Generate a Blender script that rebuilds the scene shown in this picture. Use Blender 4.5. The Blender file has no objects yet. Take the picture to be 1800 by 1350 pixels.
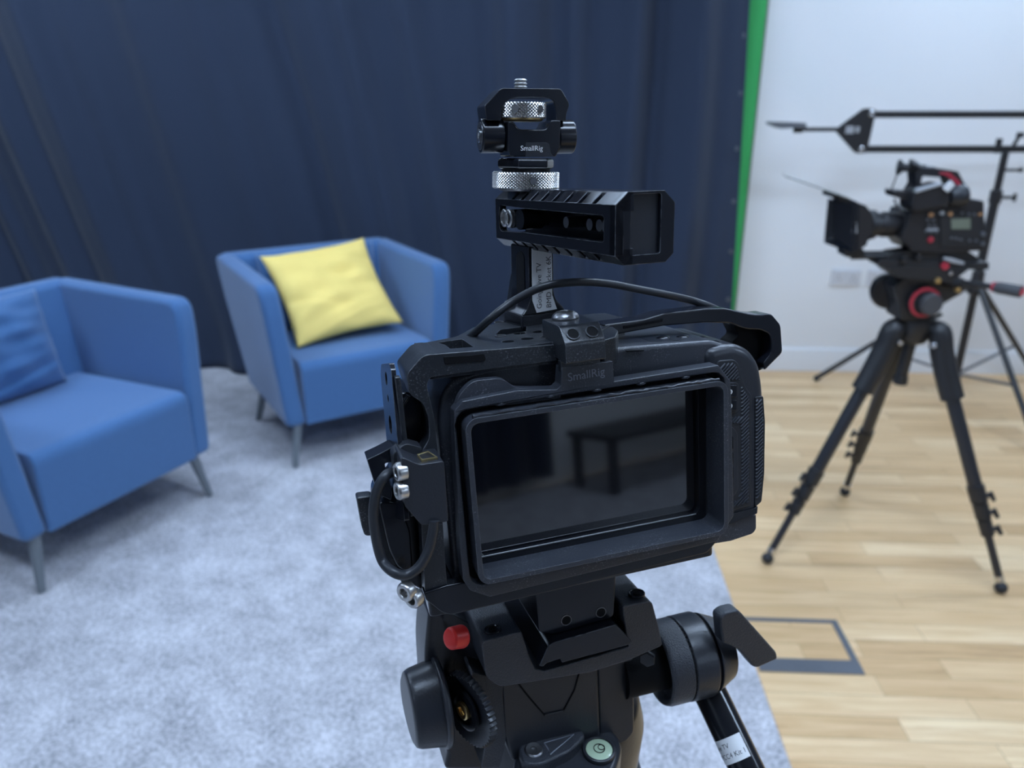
import bpy, bmesh, math, random
from mathutils import Matrix, Vector, Euler
from mathutils.geometry import tessellate_polygon
random.seed(7)
PI = math.pi
scene = bpy.context.scene
COL = scene.collection

# ------------------------------------------------------------------ camera, light, exposure
cam_data = bpy.data.cameras.new('camera')
cam = bpy.data.objects.new('camera', cam_data); COL.objects.link(cam)
cam.location = (0, 0, 1.40)
cam.rotation_euler = (math.radians(90 - 21.0), 0, 0)
cam_data.sensor_fit = 'HORIZONTAL'; cam_data.sensor_width = 36.0
cam_data.lens = 36.0 * 1352 / 1800
cam_data.clip_start = 0.02
cam_data.dof.use_dof = True
cam_data.dof.focus_distance = 0.36
cam_data.dof.aperture_fstop = 9.5
scene.camera = cam

scene.view_settings.view_transform = 'Standard'
scene.view_settings.look = 'None'
scene.view_settings.exposure = 0.0
scene.view_settings.gamma = 1.0
scene.view_settings.use_curve_mapping = False
w = bpy.data.worlds.new('world'); scene.world = w; w.use_nodes = True
w.node_tree.nodes['Background'].inputs[0].default_value = (0.55, 0.68, 1.0, 1)
w.node_tree.nodes['Background'].inputs[1].default_value = 0.25

LIGHT_COL = (0.565, 0.74, 1.0)
PANEL = 31.0
# ceiling light panels: centre x, y (room frame), half size x, y; rear right one added to brighten the mirrored wall
PANELS = [(-2.6,-1.9,.6,.15,'rear left corner'),(0.1,0.0,.8,.13,'above the photographer'),(3.2,-2.4,.6,.15,'rear right corner, added to brighten the mirrored wall'),(-2.5,0.9,.6,.15,'over the left armchair side'),(2.9,0.3,.6,.15,'right of the video tripod'),
          (-0.7,2.5,.6,.15,'over the armchair with the yellow cushion'),(-2.6,2.9,.6,.15,'over the far left of the drape'),(2.1,3.0,.6,.15,'over the jib arm'),(0.9,1.3,.6,.15,'between the camera and the video tripod')]
ROOM_A = math.radians(-2.8)

# ------------------------------------------------------------------ frames (rotation euler, origin, unit)
FRAMES = {
 'W': ((0,0,0), (0,0,0), 1.0),
 'O': ((0,0,ROOM_A), (0,0,0), 1.0),
 'R': ((-0.13407712,-0.03296094,0.29790251), (-0.02035195,0.30166522,1.26773184), 0.001),
 'H': ((-0.0954161,0.02165266,0.45728734), (0.04135239,0.31365412,1.36154871), 0.001),
 'M': ((math.radians(-4),math.radians(1.5),math.radians(15)), (0.00930516,0.40550043,1.35204974), 0.001),
 'L': ((0,0,math.atan2(.578,.287)), (-1.392,1.905,0), 1.0),
 'K': ((0,0,math.atan2(.53,.85)), (-.852,2.709,0), 1.0),
 'B': ((0,0,0.30), (0.0345,0.352,1.135), 0.001),
}
INFO = {}
def place(o, fr, org):
    e, t, u = FRAMES[fr]
    R = Euler(e).to_matrix()
    o.location = Vector(t) + R @ (Vector(org) * u)
    o.rotation_euler = e
    INFO[o.name] = (Vector(org), u)
def props(o, label=None, cat=None, group=None, kind=None):
    if label: o['label'] = label
    if cat: o['category'] = cat
    if group: o['group'] = group
    if kind: o['kind'] = kind
def thing(name, fr, org, label, cat, group=None):
    o = bpy.data.objects.new(name, None); COL.objects.link(o)
    o.empty_display_size = 0.02
    place(o, fr, org); props(o, label, cat, group)
    return o
def root_of(o):
    while o.parent: o = o.parent
    return o

# ------------------------------------------------------------------ mesh builder
def rr(x0, x1, y0, y1, r, n=5):
    pts = []
    for cx, cy, a0 in ((x1-r,y1-r,0),(x0+r,y1-r,90),(x0+r,y0+r,180),(x1-r,y0+r,270)):
        for i in range(n+1):
            a = math.radians(a0 + 90*i/n); pts.append((cx+r*math.cos(a), cy+r*math.sin(a)))
    return pts
def circ(cx, cy, r, n=24, ry=None):
    return [(cx+r*math.cos(2*PI*i/n), cy+(ry or r)*math.sin(2*PI*i/n)) for i in range(n)]
def fillet(pts, r, n=4):
    out = []; N = len(pts)
    for i in range(N):
        p = Vector(pts[i]); a = Vector(pts[i-1]); b = Vector(pts[(i+1) % N])
        rad = r[i] if isinstance(r, (list, tuple)) else r
        la = (a-p).length; lb = (b-p).length
        if rad <= 0 or la < 1e-6 or lb < 1e-6: out.append(tuple(p)); continue
        d = min(rad, la*.45, lb*.45)
        s = p+(a-p)/la*d; e = p+(b-p)/lb*d
        for k in range(n+1):
            t = k/n; q = s*(1-t)**2 + p*2*t*(1-t) + e*t*t
            out.append(tuple(q))
    return out
def spline(pts, n=8):
    P = [Vector(p) for p in pts]; out = []
    for i in range(len(P)-1):
        p0 = P[max(i-1,0)]; p1 = P[i]; p2 = P[i+1]; p3 = P[min(i+2,len(P)-1)]
        for k in range(n):
            t = k/n
            out.append(0.5*((2*p1)+(p2-p0)*t+(2*p0-5*p1+4*p2-p3)*t*t+(3*p1-p0-3*p2+p3)*t**3))
    out.append(P[-1]); return out

class MB:
    def __init__(s): s.v = []; s.f = []
    def add(s, vs, fs, M=None):
        b = len(s.v)
        for p in vs:
            p = Vector(p)
            s.v.append(M @ p if M else p)
        for f in fs: s.f.append(tuple(b+i for i in f))
        return s
    def box(s, c, d, rot=None):
        M = Matrix.Translation(c) @ (Euler(rot).to_matrix().to_4x4() if rot else Matrix())
        x, y, z = d[0]/2, d[1]/2, d[2]/2
        vs = [(i*x,j*y,k*z) for k in (-1,1) for j in (-1,1) for i in (-1,1)]
        return s.add(vs, [(0,2,3,1),(4,5,7,6),(0,1,5,4),(2,6,7,3),(0,4,6,2),(1,3,7,5)], M)
    def bb(s, x0, x1, y0, y1, z0, z1):
        return s.box(((x0+x1)/2,(y0+y1)/2,(z0+z1)/2), (abs(x1-x0),abs(y1-y0),abs(z1-z0)))
    def hexa(s, p):   # 8 points: bottom loop of four, top loop of four
        return s.add(p, [(3,2,1,0),(4,5,6,7),(0,1,5,4),(1,2,6,5),(2,3,7,6),(3,0,4,7)])
    def prism(s, pl, out, a0, a1, holes=(), M=None, f0=None, f1=None):
        def to3(p, a):
            if pl == 'xz': return (p[0], a, p[1])
            if pl == 'xy': return (p[0], p[1], a)
            return (a, p[0], p[1])
        loops = [list(out)] + [list(h) for h in holes]
        g0 = f0 or (lambda p: a0); g1 = f1 or (lambda p: a1)
        flat = [p for l in loops for p in l]; n = len(flat)
        vs = [to3(p, g0(p)) for p in flat] + [to3(p, g1(p)) for p in flat]
        fs = []
        if holes:
            tr = tessellate_polygon([[Vector((p[0],p[1],0)) for p in l] for l in loops])
            for t in tr:
                fs.append(tuple(t)); fs.append(tuple(n+i for i in reversed(t)))
        else:
            fs.append(tuple(range(n))); fs.append(tuple(reversed(range(n, 2*n))))
        b = 0
        for l in loops:
            m = len(l)
            for i in range(m):
                j = (i+1) % m
                fs.append((b+i, b+j, n+b+j, n+b+i))
            b += m
        return s.add(vs, fs, M)
    def lathe(s, prof, org=(0,0,0), ax=(0,0,1), n=32, rf=None, caps=True):
        q = Vector((0,0,1)).rotation_difference(Vector(ax).normalized())
        M = Matrix.Translation(org) @ q.to_matrix().to_4x4()
        vs = []; fs = []; m = len(prof)
        for r, h in prof:
            for i in range(n):
                a = 2*PI*i/n; k = rf(a, r, h) if rf else 1
                vs.append((r*k*math.cos(a), r*k*math.sin(a), h))
        for j in range(m-1):
            for i in range(n):
                k = (i+1) % n; fs.append((j*n+i, j*n+k, (j+1)*n+k, (j+1)*n+i))
        if caps:
            fs.append(tuple(reversed(range(n)))); fs.append(tuple(range((m-1)*n, m*n)))
        return s.add(vs, fs, M)
    def cyl(s, p0, p1, r0, r1=None, n=24):
        p0 = Vector(p0); p1 = Vector(p1); L = (p1-p0).length
        return s.lathe([(r0,0),(r1 if r1 is not None else r0,L)], p0, p1-p0, n)
    def screw(s, org, ax, r, h=None, hexr=None, n=24):
        h = h or r*.7; hx = hexr or r*.5
        s.lathe([(r*.96,0),(r,h*.1),(r,h*.75),(r*.85,h),(hx*1.05,h),(hx,h*.9),(hx,h*.25)], org, ax, n,
                rf=lambda a, rr_, hh: (1/math.cos(((a+PI/6) % (PI/3))-PI/6)*.9 if rr_ <= hx*1.01 else 1))
        return s
    def tube(s, pts, r, n=12, closed=False):
        P = [Vector(p) for p in pts]; m = len(P); vs = []; fs = []
        up = None
        for i in range(m):
            t = (P[min(i+1,m-1)] - P[max(i-1,0)]).normalized()
            if up is None:
                up = Vector((0,0,1)) if abs(t.z) < .9 else Vector((1,0,0))
                up = (up - t*up.dot(t)).normalized()
            else:
                up = (up - t*up.dot(t)).normalized()
            bn = t.cross(up); rad = r[i] if isinstance(r,(list,tuple)) else r
            for k in range(n):
                a = 2*PI*k/n; vs.append(P[i]+(up*math.cos(a)+bn*math.sin(a))*rad)
        for i in range(m-1):
            for k in range(n):
                l = (k+1) % n; fs.append((i*n+k, i*n+l, (i+1)*n+l, (i+1)*n+k))
        fs.append(tuple(reversed(range(n)))); fs.append(tuple(range((m-1)*n, m*n)))
        return s.add(vs, fs)
    def sphere(s, c, r, n=16, sc=(1,1,1)):
        prof = [(max(1e-5, math.sin(PI*i/(n//2))), -math.cos(PI*i/(n//2))) for i in range(n//2+1)]
        b = len(s.v); s.lathe(prof, (0,0,0), (0,0,1), n)
        for i in range(b, len(s.v)):
            p = s.v[i]; s.v[i] = Vector((c[0]+p.x*r*sc[0], c[1]+p.y*r*sc[1], c[2]+p.z*r*sc[2]))
        return s
    def build(s, name, mat, parent=None, bevel=0, fr=None, org=None, smooth=None, seg=2, sub=0, label=None, cat=None, group=None, kind=None):
        me = bpy.data.meshes.new(name); o = bpy.data.objects.new(name, me); COL.objects.link(o)
        if parent is not None:
            o.parent = parent; og, u = INFO[root_of(parent).name]
        else:
            place(o, fr, org or (0,0,0)); og, u = INFO[o.name]
        me.from_pydata([(v-og)*u for v in s.v], [], s.f)
        bm = bmesh.new(); bm.from_mesh(me)
        bmesh.ops.remove_doubles(bm, verts=bm.verts, dist=1e-6)
        bmesh.ops.recalc_face_normals(bm, faces=bm.faces)
        bm.to_mesh(me); bm.free()
        me.materials.append(mat)
        for p in me.polygons: p.use_smooth = True
        if bevel:
            m = o.modifiers.new('bevel', 'BEVEL'); m.width = bevel*u; m.segments = seg
            m.limit_method = 'ANGLE'; m.angle_limit = math.radians(32); m.harden_normals = False
        if sub:
            m = o.modifiers.new('sub', 'SUBSURF'); m.levels = sub; m.render_levels = sub
        if smooth is not False and not sub:
            me.set_sharp_from_angle(angle=math.radians(smooth or 35))
            if bevel:
                m = o.modifiers.new('wn', 'WEIGHTED_NORMAL'); m.keep_sharp = False
                for e in me.edges: pass
        elif smooth is False:
            for p in me.polygons: p.use_smooth = False
        props(o, label, cat, group, kind)
        return o

def text_obj(name, txt, size, mat, parent, M, depth=0.0, label=None, align='LEFT'):
    """lettering laid out in the frame of its thing; M maps text x/y/z (mm) to frame mm"""
    cu = bpy.data.curves.new(name+'_c', 'FONT'); cu.body = txt; cu.size = size; cu.extrude = depth
    cu.align_x = align; cu.resolution_u = 3
    t = bpy.data.objects.new(name+'_t', cu); COL.objects.link(t)
    dg = bpy.context.evaluated_depsgraph_get()
    me = bpy.data.meshes.new_from_object(t.evaluated_get(dg))
    bpy.data.objects.remove(t); bpy.data.curves.remove(cu)
    og, u = INFO[root_of(parent).name]
    for v in me.vertices: v.co = ((M @ v.co) - og) * u
    me.name = name
    o = bpy.data.objects.new(name, me); COL.objects.link(o); o.parent = parent
    me.materials.clear(); me.materials.append(mat)
    if label: o['label'] = label
    return o
def basis(o, x, y):
    x = Vector(x).normalized(); y = Vector(y); y = (y - x*y.dot(x)).normalized(); z = x.cross(y)
    M = Matrix((x, y, z)).transposed().to_4x4(); M.translation = Vector(o); return M

# ------------------------------------------------------------------ materials
def nd(nt, t, **k):
    n = nt.nodes.new(t)
    for a, b in k.items():
        if a.startswith('_'): setattr(n, a[1:], b)
        else: n.inputs[a].default_value = b
    return n
def mat(name, c, rough=.5, metal=0, spec=.5, bump=0, scale=50, var=0, vscale=None, dust=0, coat=0, det=2, sheen=0, emis=None, edge=0, er=.0005):
    m = bpy.data.materials.new(name); m.use_nodes = True; nt = m.node_tree
    b = nt.nodes['Principled BSDF']; L = nt.links.new
    b.inputs['Base Color'].default_value = (*c, 1); b.inputs['Roughness'].default_value = rough
    b.inputs['Metallic'].default_value = metal; b.inputs['Specular IOR Level'].default_value = spec
    b.inputs['Coat Weight'].default_value = coat; b.inputs['Sheen Weight'].default_value = sheen
    tc = nd(nt, 'ShaderNodeTexCoord')
    if emis:
        b.inputs['Emission Color'].default_value = (*emis[0], 1); b.inputs['Emission Strength'].default_value = emis[1]
    if bump:
        n = nd(nt, 'ShaderNodeTexNoise', Scale=scale, Detail=det); L(tc.outputs['Object'], n.inputs['Vector'])
        bp = nd(nt, 'ShaderNodeBump', Strength=bump, Distance=.001); L(n.outputs['Fac'], bp.inputs['Height']); L(bp.outputs['Normal'], b.inputs['Normal'])
    if var:
        n = nd(nt, 'ShaderNodeTexNoise', Scale=vscale or scale, Detail=4); L(tc.outputs['Object'], n.inputs['Vector'])
        mx = nd(nt, 'ShaderNodeMix', _data_type='RGBA'); L(n.outputs['Fac'], mx.inputs['Factor'])
        mx.inputs['A'].default_value = (*[x*(1-var) for x in c], 1); mx.inputs['B'].default_value = (*[min(1, x*(1+var)) for x in c], 1)
        L(mx.outputs['Result'], b.inputs['Base Color'])
    if dust:
        n = nd(nt, 'ShaderNodeTexNoise', Scale=1400, Detail=1); L(tc.outputs['Object'], n.inputs['Vector'])
        n2 = nd(nt, 'ShaderNodeTexNoise', Scale=60, Detail=3); L(tc.outputs['Object'], n2.inputs['Vector'])
        cr = nd(nt, 'ShaderNodeMapRange'); cr.inputs['From Min'].default_value = .60; cr.inputs['From Max'].default_value = .72
        L(n.outputs['Fac'], cr.inputs['Value'])
        cr2 = nd(nt, 'ShaderNodeMapRange'); cr2.inputs['From Min'].default_value = .42; cr2.inputs['From Max'].default_value = .62
        L(n2.outputs['Fac'], cr2.inputs['Value'])
        mu = nd(nt, 'ShaderNodeMath', _operation='MULTIPLY'); L(cr.outputs[0], mu.inputs[0]); L(cr2.outputs[0], mu.inputs[1])
        m2 = nd(nt, 'ShaderNodeMath', _operation='MULTIPLY'); L(mu.outputs[0], m2.inputs[0]); m2.inputs[1].default_value = dust
        mx = nd(nt, 'ShaderNodeMix', _data_type='RGBA'); L(m2.outputs[0], mx.inputs['Factor'])
        mx.inputs['A'].default_value = (*c, 1); mx.inputs['B'].default_value = (.25, .26, .28, 1)
        L(mx.outputs['Result'], b.inputs['Base Color'])
    if edge:  # edges lightened: wear together with painted-in edge highlights
        bv = nd(nt, 'ShaderNodeBevel', _samples=4, Radius=er); ge = nd(nt, 'ShaderNodeNewGeometry')
        dt = nd(nt, 'ShaderNodeVectorMath', _operation='DOT_PRODUCT'); L(bv.outputs[0], dt.inputs[0]); L(ge.outputs['Normal'], dt.inputs[1])
        mr = nd(nt, 'ShaderNodeMapRange'); mr.inputs['From Min'].default_value = .985; mr.inputs['From Max'].default_value = .90
        L(dt.outputs['Value'], mr.inputs['Value'])
        wn = nd(nt, 'ShaderNodeTexNoise', Scale=260, Detail=3); L(tc.outputs['Object'], wn.inputs['Vector'])
        wr = nd(nt, 'ShaderNodeMapRange'); wr.inputs['From Min'].default_value = .33; wr.inputs['From Max'].default_value = .62; L(wn.outputs['Fac'], wr.inputs['Value'])
        mm = nd(nt, 'ShaderNodeMath', _operation='MULTIPLY'); L(mr.outputs[0], mm.inputs[0]); L(wr.outputs[0], mm.inputs[1])
        me_ = nd(nt, 'ShaderNodeMath', _operation='MULTIPLY'); L(mm.outputs[0], me_.inputs[0]); me_.inputs[1].default_value = edge
        mx = nd(nt, 'ShaderNodeMix', _data_type='RGBA'); L(me_.outputs[0], mx.inputs['Factor'])
        src = b.inputs['Base Color'].links[0].from_socket if b.inputs['Base Color'].links else None
        if src: L(src, mx.inputs['A'])
        else: mx.inputs['A'].default_value = (*c, 1)
        mx.inputs['B'].default_value = (.42, .44, .48, 1)
        L(mx.outputs['Result'], b.inputs['Base Color'])
    return m

M_ = {}
M_['anod'] = mat('black_anodised', (.014,.016,.020), .30, 0, .6, bump=.08, scale=900, dust=.35, edge=.5)
M_['anod_clean'] = mat('black_anodised_smooth', (.007,.008,.012), .22, 0, .5, edge=.6, er=.0004)
M_['plastic'] = mat('black_plastic', (.029,.032,.041), .36, 0, .55, bump=.1, scale=1500, dust=.5, edge=.4, er=.0004)
M_['gloss'] = mat('black_gloss_plastic', (.008,.009,.012), .18, 0, .5)
M_['wrinkle'] = mat('wrinkle_black_paint', (.022,.025,.033), .38, 0, .55, bump=.5, scale=1500, det=2, edge=.55, er=.0008)
M_['satin'] = mat('satin_black_paint', (.020,.022,.028), .34, 0, .5, bump=.12, scale=900)
M_['rubber'] = mat('black_rubber', (.018,.020,.025), .42, 0, .45)
M_['void'] = mat('dark_recess', (.002,.002,.003), .7, 0, .2)  # near-black paints in the shade of holes, grooves and gaps; also level marks
M_['steel'] = mat('bright_steel', (.62,.62,.62), .25, 1, .5, bump=.1, scale=500)
M_['nickel'] = mat('worn_nickel', (.56,.55,.54), .32, 1, .5)
M_['darksteel'] = mat('dark_steel', (.22,.22,.23), .35, 1, .5, bump=.2, scale=600)
M_['brass'] = mat('brass', (.72,.52,.24), .35, 1)
M_['gold'] = mat('gold_plating', (.75,.6,.3), .4, 1)
M_['glass'] = mat('screen_glass', (.004,.004,.006), .05, 0, 1.0, coat=1.0)
M_['paper'] = mat('label_paper', (.72,.72,.72), .6)
M_['ink'] = mat('label_ink', (.01,.01,.012), .6)
M_['white'] = mat('white_print', (.75,.75,.75), .5)
M_['red'] = mat('red_rubber', (.72,.03,.026), .4)
M_['vial'] = mat('bubble_vial', (.40,.50,.35), .25, coat=.3)
M_['engrave'] = mat('engraved_letters', (.15,.165,.20), .35)

# rib material
M_['ribbed'] = mat('rib_rubber', (.022,.025,.034), .42, 0, .5)

# room materials
M_['wall'] = mat('white_wall_paint', (.84,.84,.84), .55, bump=.05, scale=30)
M_['trim'] = mat('white_gloss_trim', (.82,.82,.82), .3)
M_['ceil'] = mat('ceiling_grey', (.25,.25,.25), .8)
M_['wall2'] = mat('dark_side_wall', (.20,.20,.21), .7)
M_['wall3'] = mat('darkened_wall', (.03,.032,.036), .8)  # unseen left wall, blackened so the handle reflects dark
M_['curtain'] = mat('black_wool_serge', (.024,.036,.066), .85, 0, .3, bump=.3, scale=400, sheen=.15)
M_['green'] = mat('chroma_green_cloth', (.05,.44,.12), .8, bump=.2, scale=300)
M_['chair'] = mat('blue_weave', (.066,.158,.335), .9, 0, .2, bump=.5, scale=700, var=.22, vscale=260, sheen=.35)
M_['yellow'] = mat('yellow_cotton', (.97,.72,.22), .85, 0, .2, bump=.3, scale=500)
M_['chleg'] = mat('grey_powder_coat', (.16,.18,.20), .45)
M_['lamp'] = mat('led_diffuser', (.8,.8,.8), .5, emis=(LIGHT_COL, PANEL))
M_['lampframe'] = mat('lamp_frame', (.7,.7,.7), .5)
M_['tri'] = mat('tripod_black', (.018,.018,.020), .4, 0, .5)
M_['carbon'] = mat('tripod_tube', (.022,.023,.028), .32, 0, .5)
M_['vcam'] = mat('video_camera_black', (.016,.015,.017), .42, 0, .5)
M_['vgrey'] = mat('dark_grey_rubber', (.06,.06,.065), .6)
M_['lcd'] = mat('status_lcd', (.17,.19,.14), .3)
M_['orange'] = mat('orange_mark', (.5,.26,.12), .4)
M_['redmark'] = mat('red_anodised', (.42,.03,.05), .4)
M_['silver'] = mat('silver_plate', (.55,.57,.60), .4, .6)
M_['acrylic'] = mat('flag_edge', (.28,.28,.26), .35)
M_['grille'] = mat('metal_grey', (.16,.17,.19), .45, .5)
M_['socket'] = mat('socket_plastic', (.66,.66,.68), .35)
M_['deskdark'] = mat('dark_desk', (.03,.03,.032), .5)

def carpet_mat():
    m = bpy.data.materials.new('grey_carpet'); m.use_nodes = True; nt = m.node_tree; b = nt.nodes['Principled BSDF']; L = nt.links.new
    tc = nd(nt, 'ShaderNodeTexCoord')
    n1 = nd(nt, 'ShaderNodeTexNoise', Scale=140.0, Detail=3.0); L(tc.outputs['Object'], n1.inputs['Vector'])
    n2 = nd(nt, 'ShaderNodeTexNoise', Scale=9.0, Detail=3.0); L(tc.outputs['Object'], n2.inputs['Vector'])
    n3 = nd(nt, 'ShaderNodeTexNoise', Scale=420.0, Detail=2.0); L(tc.outputs['Object'], n3.inputs['Vector'])
    a = nd(nt, 'ShaderNodeMath', _operation='MULTIPLY_ADD'); L(n1.outputs['Fac'], a.inputs[0]); a.inputs[1].default_value = .65
    a2 = nd(nt, 'ShaderNodeMath', _operation='MULTIPLY'); L(n3.outputs['Fac'], a2.inputs[0]); a2.inputs[1].default_value = .5
    L(a2.outputs[0], a.inputs[2])
    a3 = nd(nt, 'ShaderNodeMath', _operation='MULTIPLY_ADD'); L(n2.outputs['Fac'], a3.inputs[0]); a3.inputs[1].default_value = .3; L(a.outputs[0], a3.inputs[2])
    cr = nd(nt, 'ShaderNodeValToRGB'); L(a3.outputs[0], cr.inputs[0])
    cr.color_ramp.elements[0].position = .55; cr.color_ramp.elements[0].color = (.23,.225,.235,1)
    cr.color_ramp.elements[1].position = .90; cr.color_ramp.elements[1].color = (.80,.78,.81,1)
    L(cr.outputs[0], b.inputs['Base Color']); b.inputs['Roughness'].default_value = .95; b.inputs['Specular IOR Level'].default_value = .1
    bp = nd(nt, 'ShaderNodeBump', Strength=.8, Distance=.006); L(a.outputs[0], bp.inputs['Height']); L(bp.outputs['Normal'], b.inputs['Normal'])
    return m
M_['carpet'] = carpet_mat()

def wood_mat():
    m = bpy.data.materials.new('oak_strip_floor'); m.use_nodes = True; nt = m.node_tree; b = nt.nodes['Principled BSDF']; L = nt.links.new
    tc = nd(nt, 'ShaderNodeTexCoord')
    br = nd(nt, 'ShaderNodeTexBrick'); L(tc.outputs['Object'], br.inputs['Vector'])
    br.inputs['Scale'].default_value = 1.0; br.inputs['Brick Width'].default_value = .52; br.inputs['Row Height'].default_value = .070
    br.inputs['Mortar Size'].default_value = .0007; br.inputs['Mortar Smooth'].default_value = .3; br.offset = .37; br.squash = 1
    br.inputs['Color1'].default_value = (0,0,0,1); br.inputs['Color2'].default_value = (1,1,1,1); br.inputs['Mortar'].default_value = (.35,.35,.35,1)
    mp = nd(nt, 'ShaderNodeMapping'); mp.inputs['Scale'].default_value = (1.6,22,1); L(tc.outputs['Object'], mp.inputs['Vector'])
    ad = nd(nt, 'ShaderNodeVectorMath', _operation='ADD'); L(mp.outputs[0], ad.inputs[0])
    sc = nd(nt, 'ShaderNodeVectorMath', _operation='SCALE'); L(br.outputs['Color'], sc.inputs[0]); sc.inputs['Scale'].default_value = 17; L(sc.outputs[0], ad.inputs[1])
    gr = nd(nt, 'ShaderNodeTexNoise', Scale=2.2, Detail=6.0, Roughness=.6); L(ad.outputs[0], gr.inputs['Vector']); gr.inputs['Distortion'].default_value = .8
    m1 = nd(nt, 'ShaderNodeMath', _operation='MULTIPLY_ADD'); L(gr.outputs['Fac'], m1.inputs[0]); m1.inputs[1].default_value = .9
    sep = nd(nt, 'ShaderNodeSeparateColor'); L(br.outputs['Color'], sep.inputs[0])
    m2 = nd(nt, 'ShaderNodeMath', _operation='MULTIPLY'); L(sep.outputs[0], m2.inputs[0]); m2.inputs[1].default_value = .42
    L(m2.outputs[0], m1.inputs[2])
    cr = nd(nt, 'ShaderNodeValToRGB'); L(m1.outputs[0], cr.inputs[0])
    e = cr.color_ramp.elements
    e[0].position = .22; e[0].color = (.40,.235,.105,1)
    e[1].position = 1.05; e[1].color = (.90,.67,.40,1)
    x = e.new(.48); x.color = (.64,.40,.195,1)
    x = e.new(.75); x.color = (.75,.50,.265,1)
    mx = nd(nt, 'ShaderNodeMix', _data_type='RGBA'); L(br.outputs['Fac'], mx.inputs['Factor']); L(cr.outputs[0], mx.inputs['A']); mx.inputs['B'].default_value = (.30,.18,.08,1)
    L(mx.outputs['Result'], b.inputs['Base Color'])
    b.inputs['Roughness'].default_value = .38; b.inputs['Specular IOR Level'].default_value = .45
    bp = nd(nt, 'ShaderNodeBump', Strength=.15, Distance=.002); L(gr.outputs['Fac'], bp.inputs['Height']); L(bp.outputs['Normal'], b.inputs['Normal'])
    return m
M_['wood'] = wood_mat()

# ------------------------------------------------------------------ room shell (room frame 'O')
def struct(name, mb, m, bevel=0):
    return mb.build(name, m, None, bevel, fr='O', kind='structure')
X0, X1, Y0, Y1, ZC = -4.2, 4.6, -3.6, 3.93, 2.95
struct('floor', MB().bb(X0-.1, X1+.1, Y0-.1, Y1+.1, -.1, 0), M_['wood'])
struct('ceiling', MB().bb(X0-.1, X1+.1, Y0-.1, Y1+.1, ZC, ZC+.1), M_['ceil'])
struct('wall_back', MB().bb(X0-.1, X1+.1, Y1, Y1+.1, 0, ZC), M_['wall'])
struct('wall_front', MB().bb(X0-.1, X1+.1, Y0-.1, Y0, 0, ZC), M_['wall'])
struct('wall_left', MB().bb(X0-.1, X0, Y0, Y1, 0, ZC), M_['wall3'])
struct('wall_right', MB().bb(X1, X1+.1, Y0, Y1, 0, ZC), M_['wall2'])
struct('baseboard_back', MB().prism('yz', [(Y1,0),(Y1-.018,0),(Y1-.018,.10),(Y1-.012,.118),(Y1,.125)], X0, X1), M_['trim'])
struct('baseboard_right', MB().bb(X1-.018, X1, Y0, Y1-.02, 0, .12), M_['trim'])

for (px, py, hx, hy, where) in PANELS:
    t = thing('ceiling_light', 'O', (px, py, ZC), 'flat white ceiling light panel overhead, '+where, 'ceiling light', 'ceiling light panels')
    MB().prism('xy', [(px-hx-.03,py-hy-.03),(px+hx+.03,py-hy-.03),(px+hx+.03,py+hy+.03),(px-hx-.03,py+hy+.03)], ZC-.03, ZC-.001,
               holes=[[(px-hx,py-hy),(px+hx,py-hy),(px+hx,py+hy),(px-hx,py+hy)]]).build('frame', M_['lampframe'], t)
    MB().bb(px-hx+.001, px+hx-.001, py-hy+.001, py+hy-.001, ZC-.022, ZC-.012).build('diffuser', M_['lamp'], t)

# carpet: big loose-laid sheet, slightly oblique to the boards
cp = MB().prism('xy', [(-4.15,-2.6),(.570,-2.6),(.5455,2.6),(.45,3.86),(-4.15,3.86)], .0, .009)
cp.build('carpet', M_['carpet'], None, .003, fr='O', org=(-1.8,.6,0), label='light grey speckled carpet covering the floor under the blue armchairs', cat='carpet')

# floor box in the boards
t = thing('floor_box', 'O', (.69,1.72,0), 'grey metal floor socket box with a wooden lid set in the oak floor', 'floor box')
MB().prism('xy', [(.56,1.612),(.826,1.612),(.826,1.828),(.56,1.828)], .0, .0035, holes=[[(.572,1.662),(.808,1.662),(.808,1.812),(.572,1.812)]]).build('frame', M_['grille'], t, .0008)
MB().bb(.573,.807,1.663,1.811,.0,.0028).build('lid', M_['wood'], t)
MB().bb(.655,.725,1.628,1.648,.0036,.0056).build('handle', M_['grille'], t, .0015)

# wall sockets
for k, (sx, lab) in enumerate(((1.434,'white double wall socket plate left of the video tripod'),(1.615,'white wall socket plate half hidden behind the video tripod head'))):
    t = thing('wall_socket', 'O', (sx+.073, Y1, .46), lab, 'wall socket', None)
    MB().bb(sx, sx+.147, Y1-.010, Y1-.0005, .461, .545).build('plate', M_['socket'], t, .003)
    for q in (0,1):
        MB().bb(sx+.018+q*.075, sx+.054+q*.075, Y1-.013, Y1-.009, .520, .533).build('switch', M_['socket'], t, .001)
        g = MB()
        for (a, b) in ((.032,.508),(.022,.488),(.044,.488)): g.bb(sx+a+q*.075, sx+a+.006+q*.075, Y1-.0112, Y1-.0095, b, b+.008)
        g.build('pin_holes', M_['grille'], t)

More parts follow.
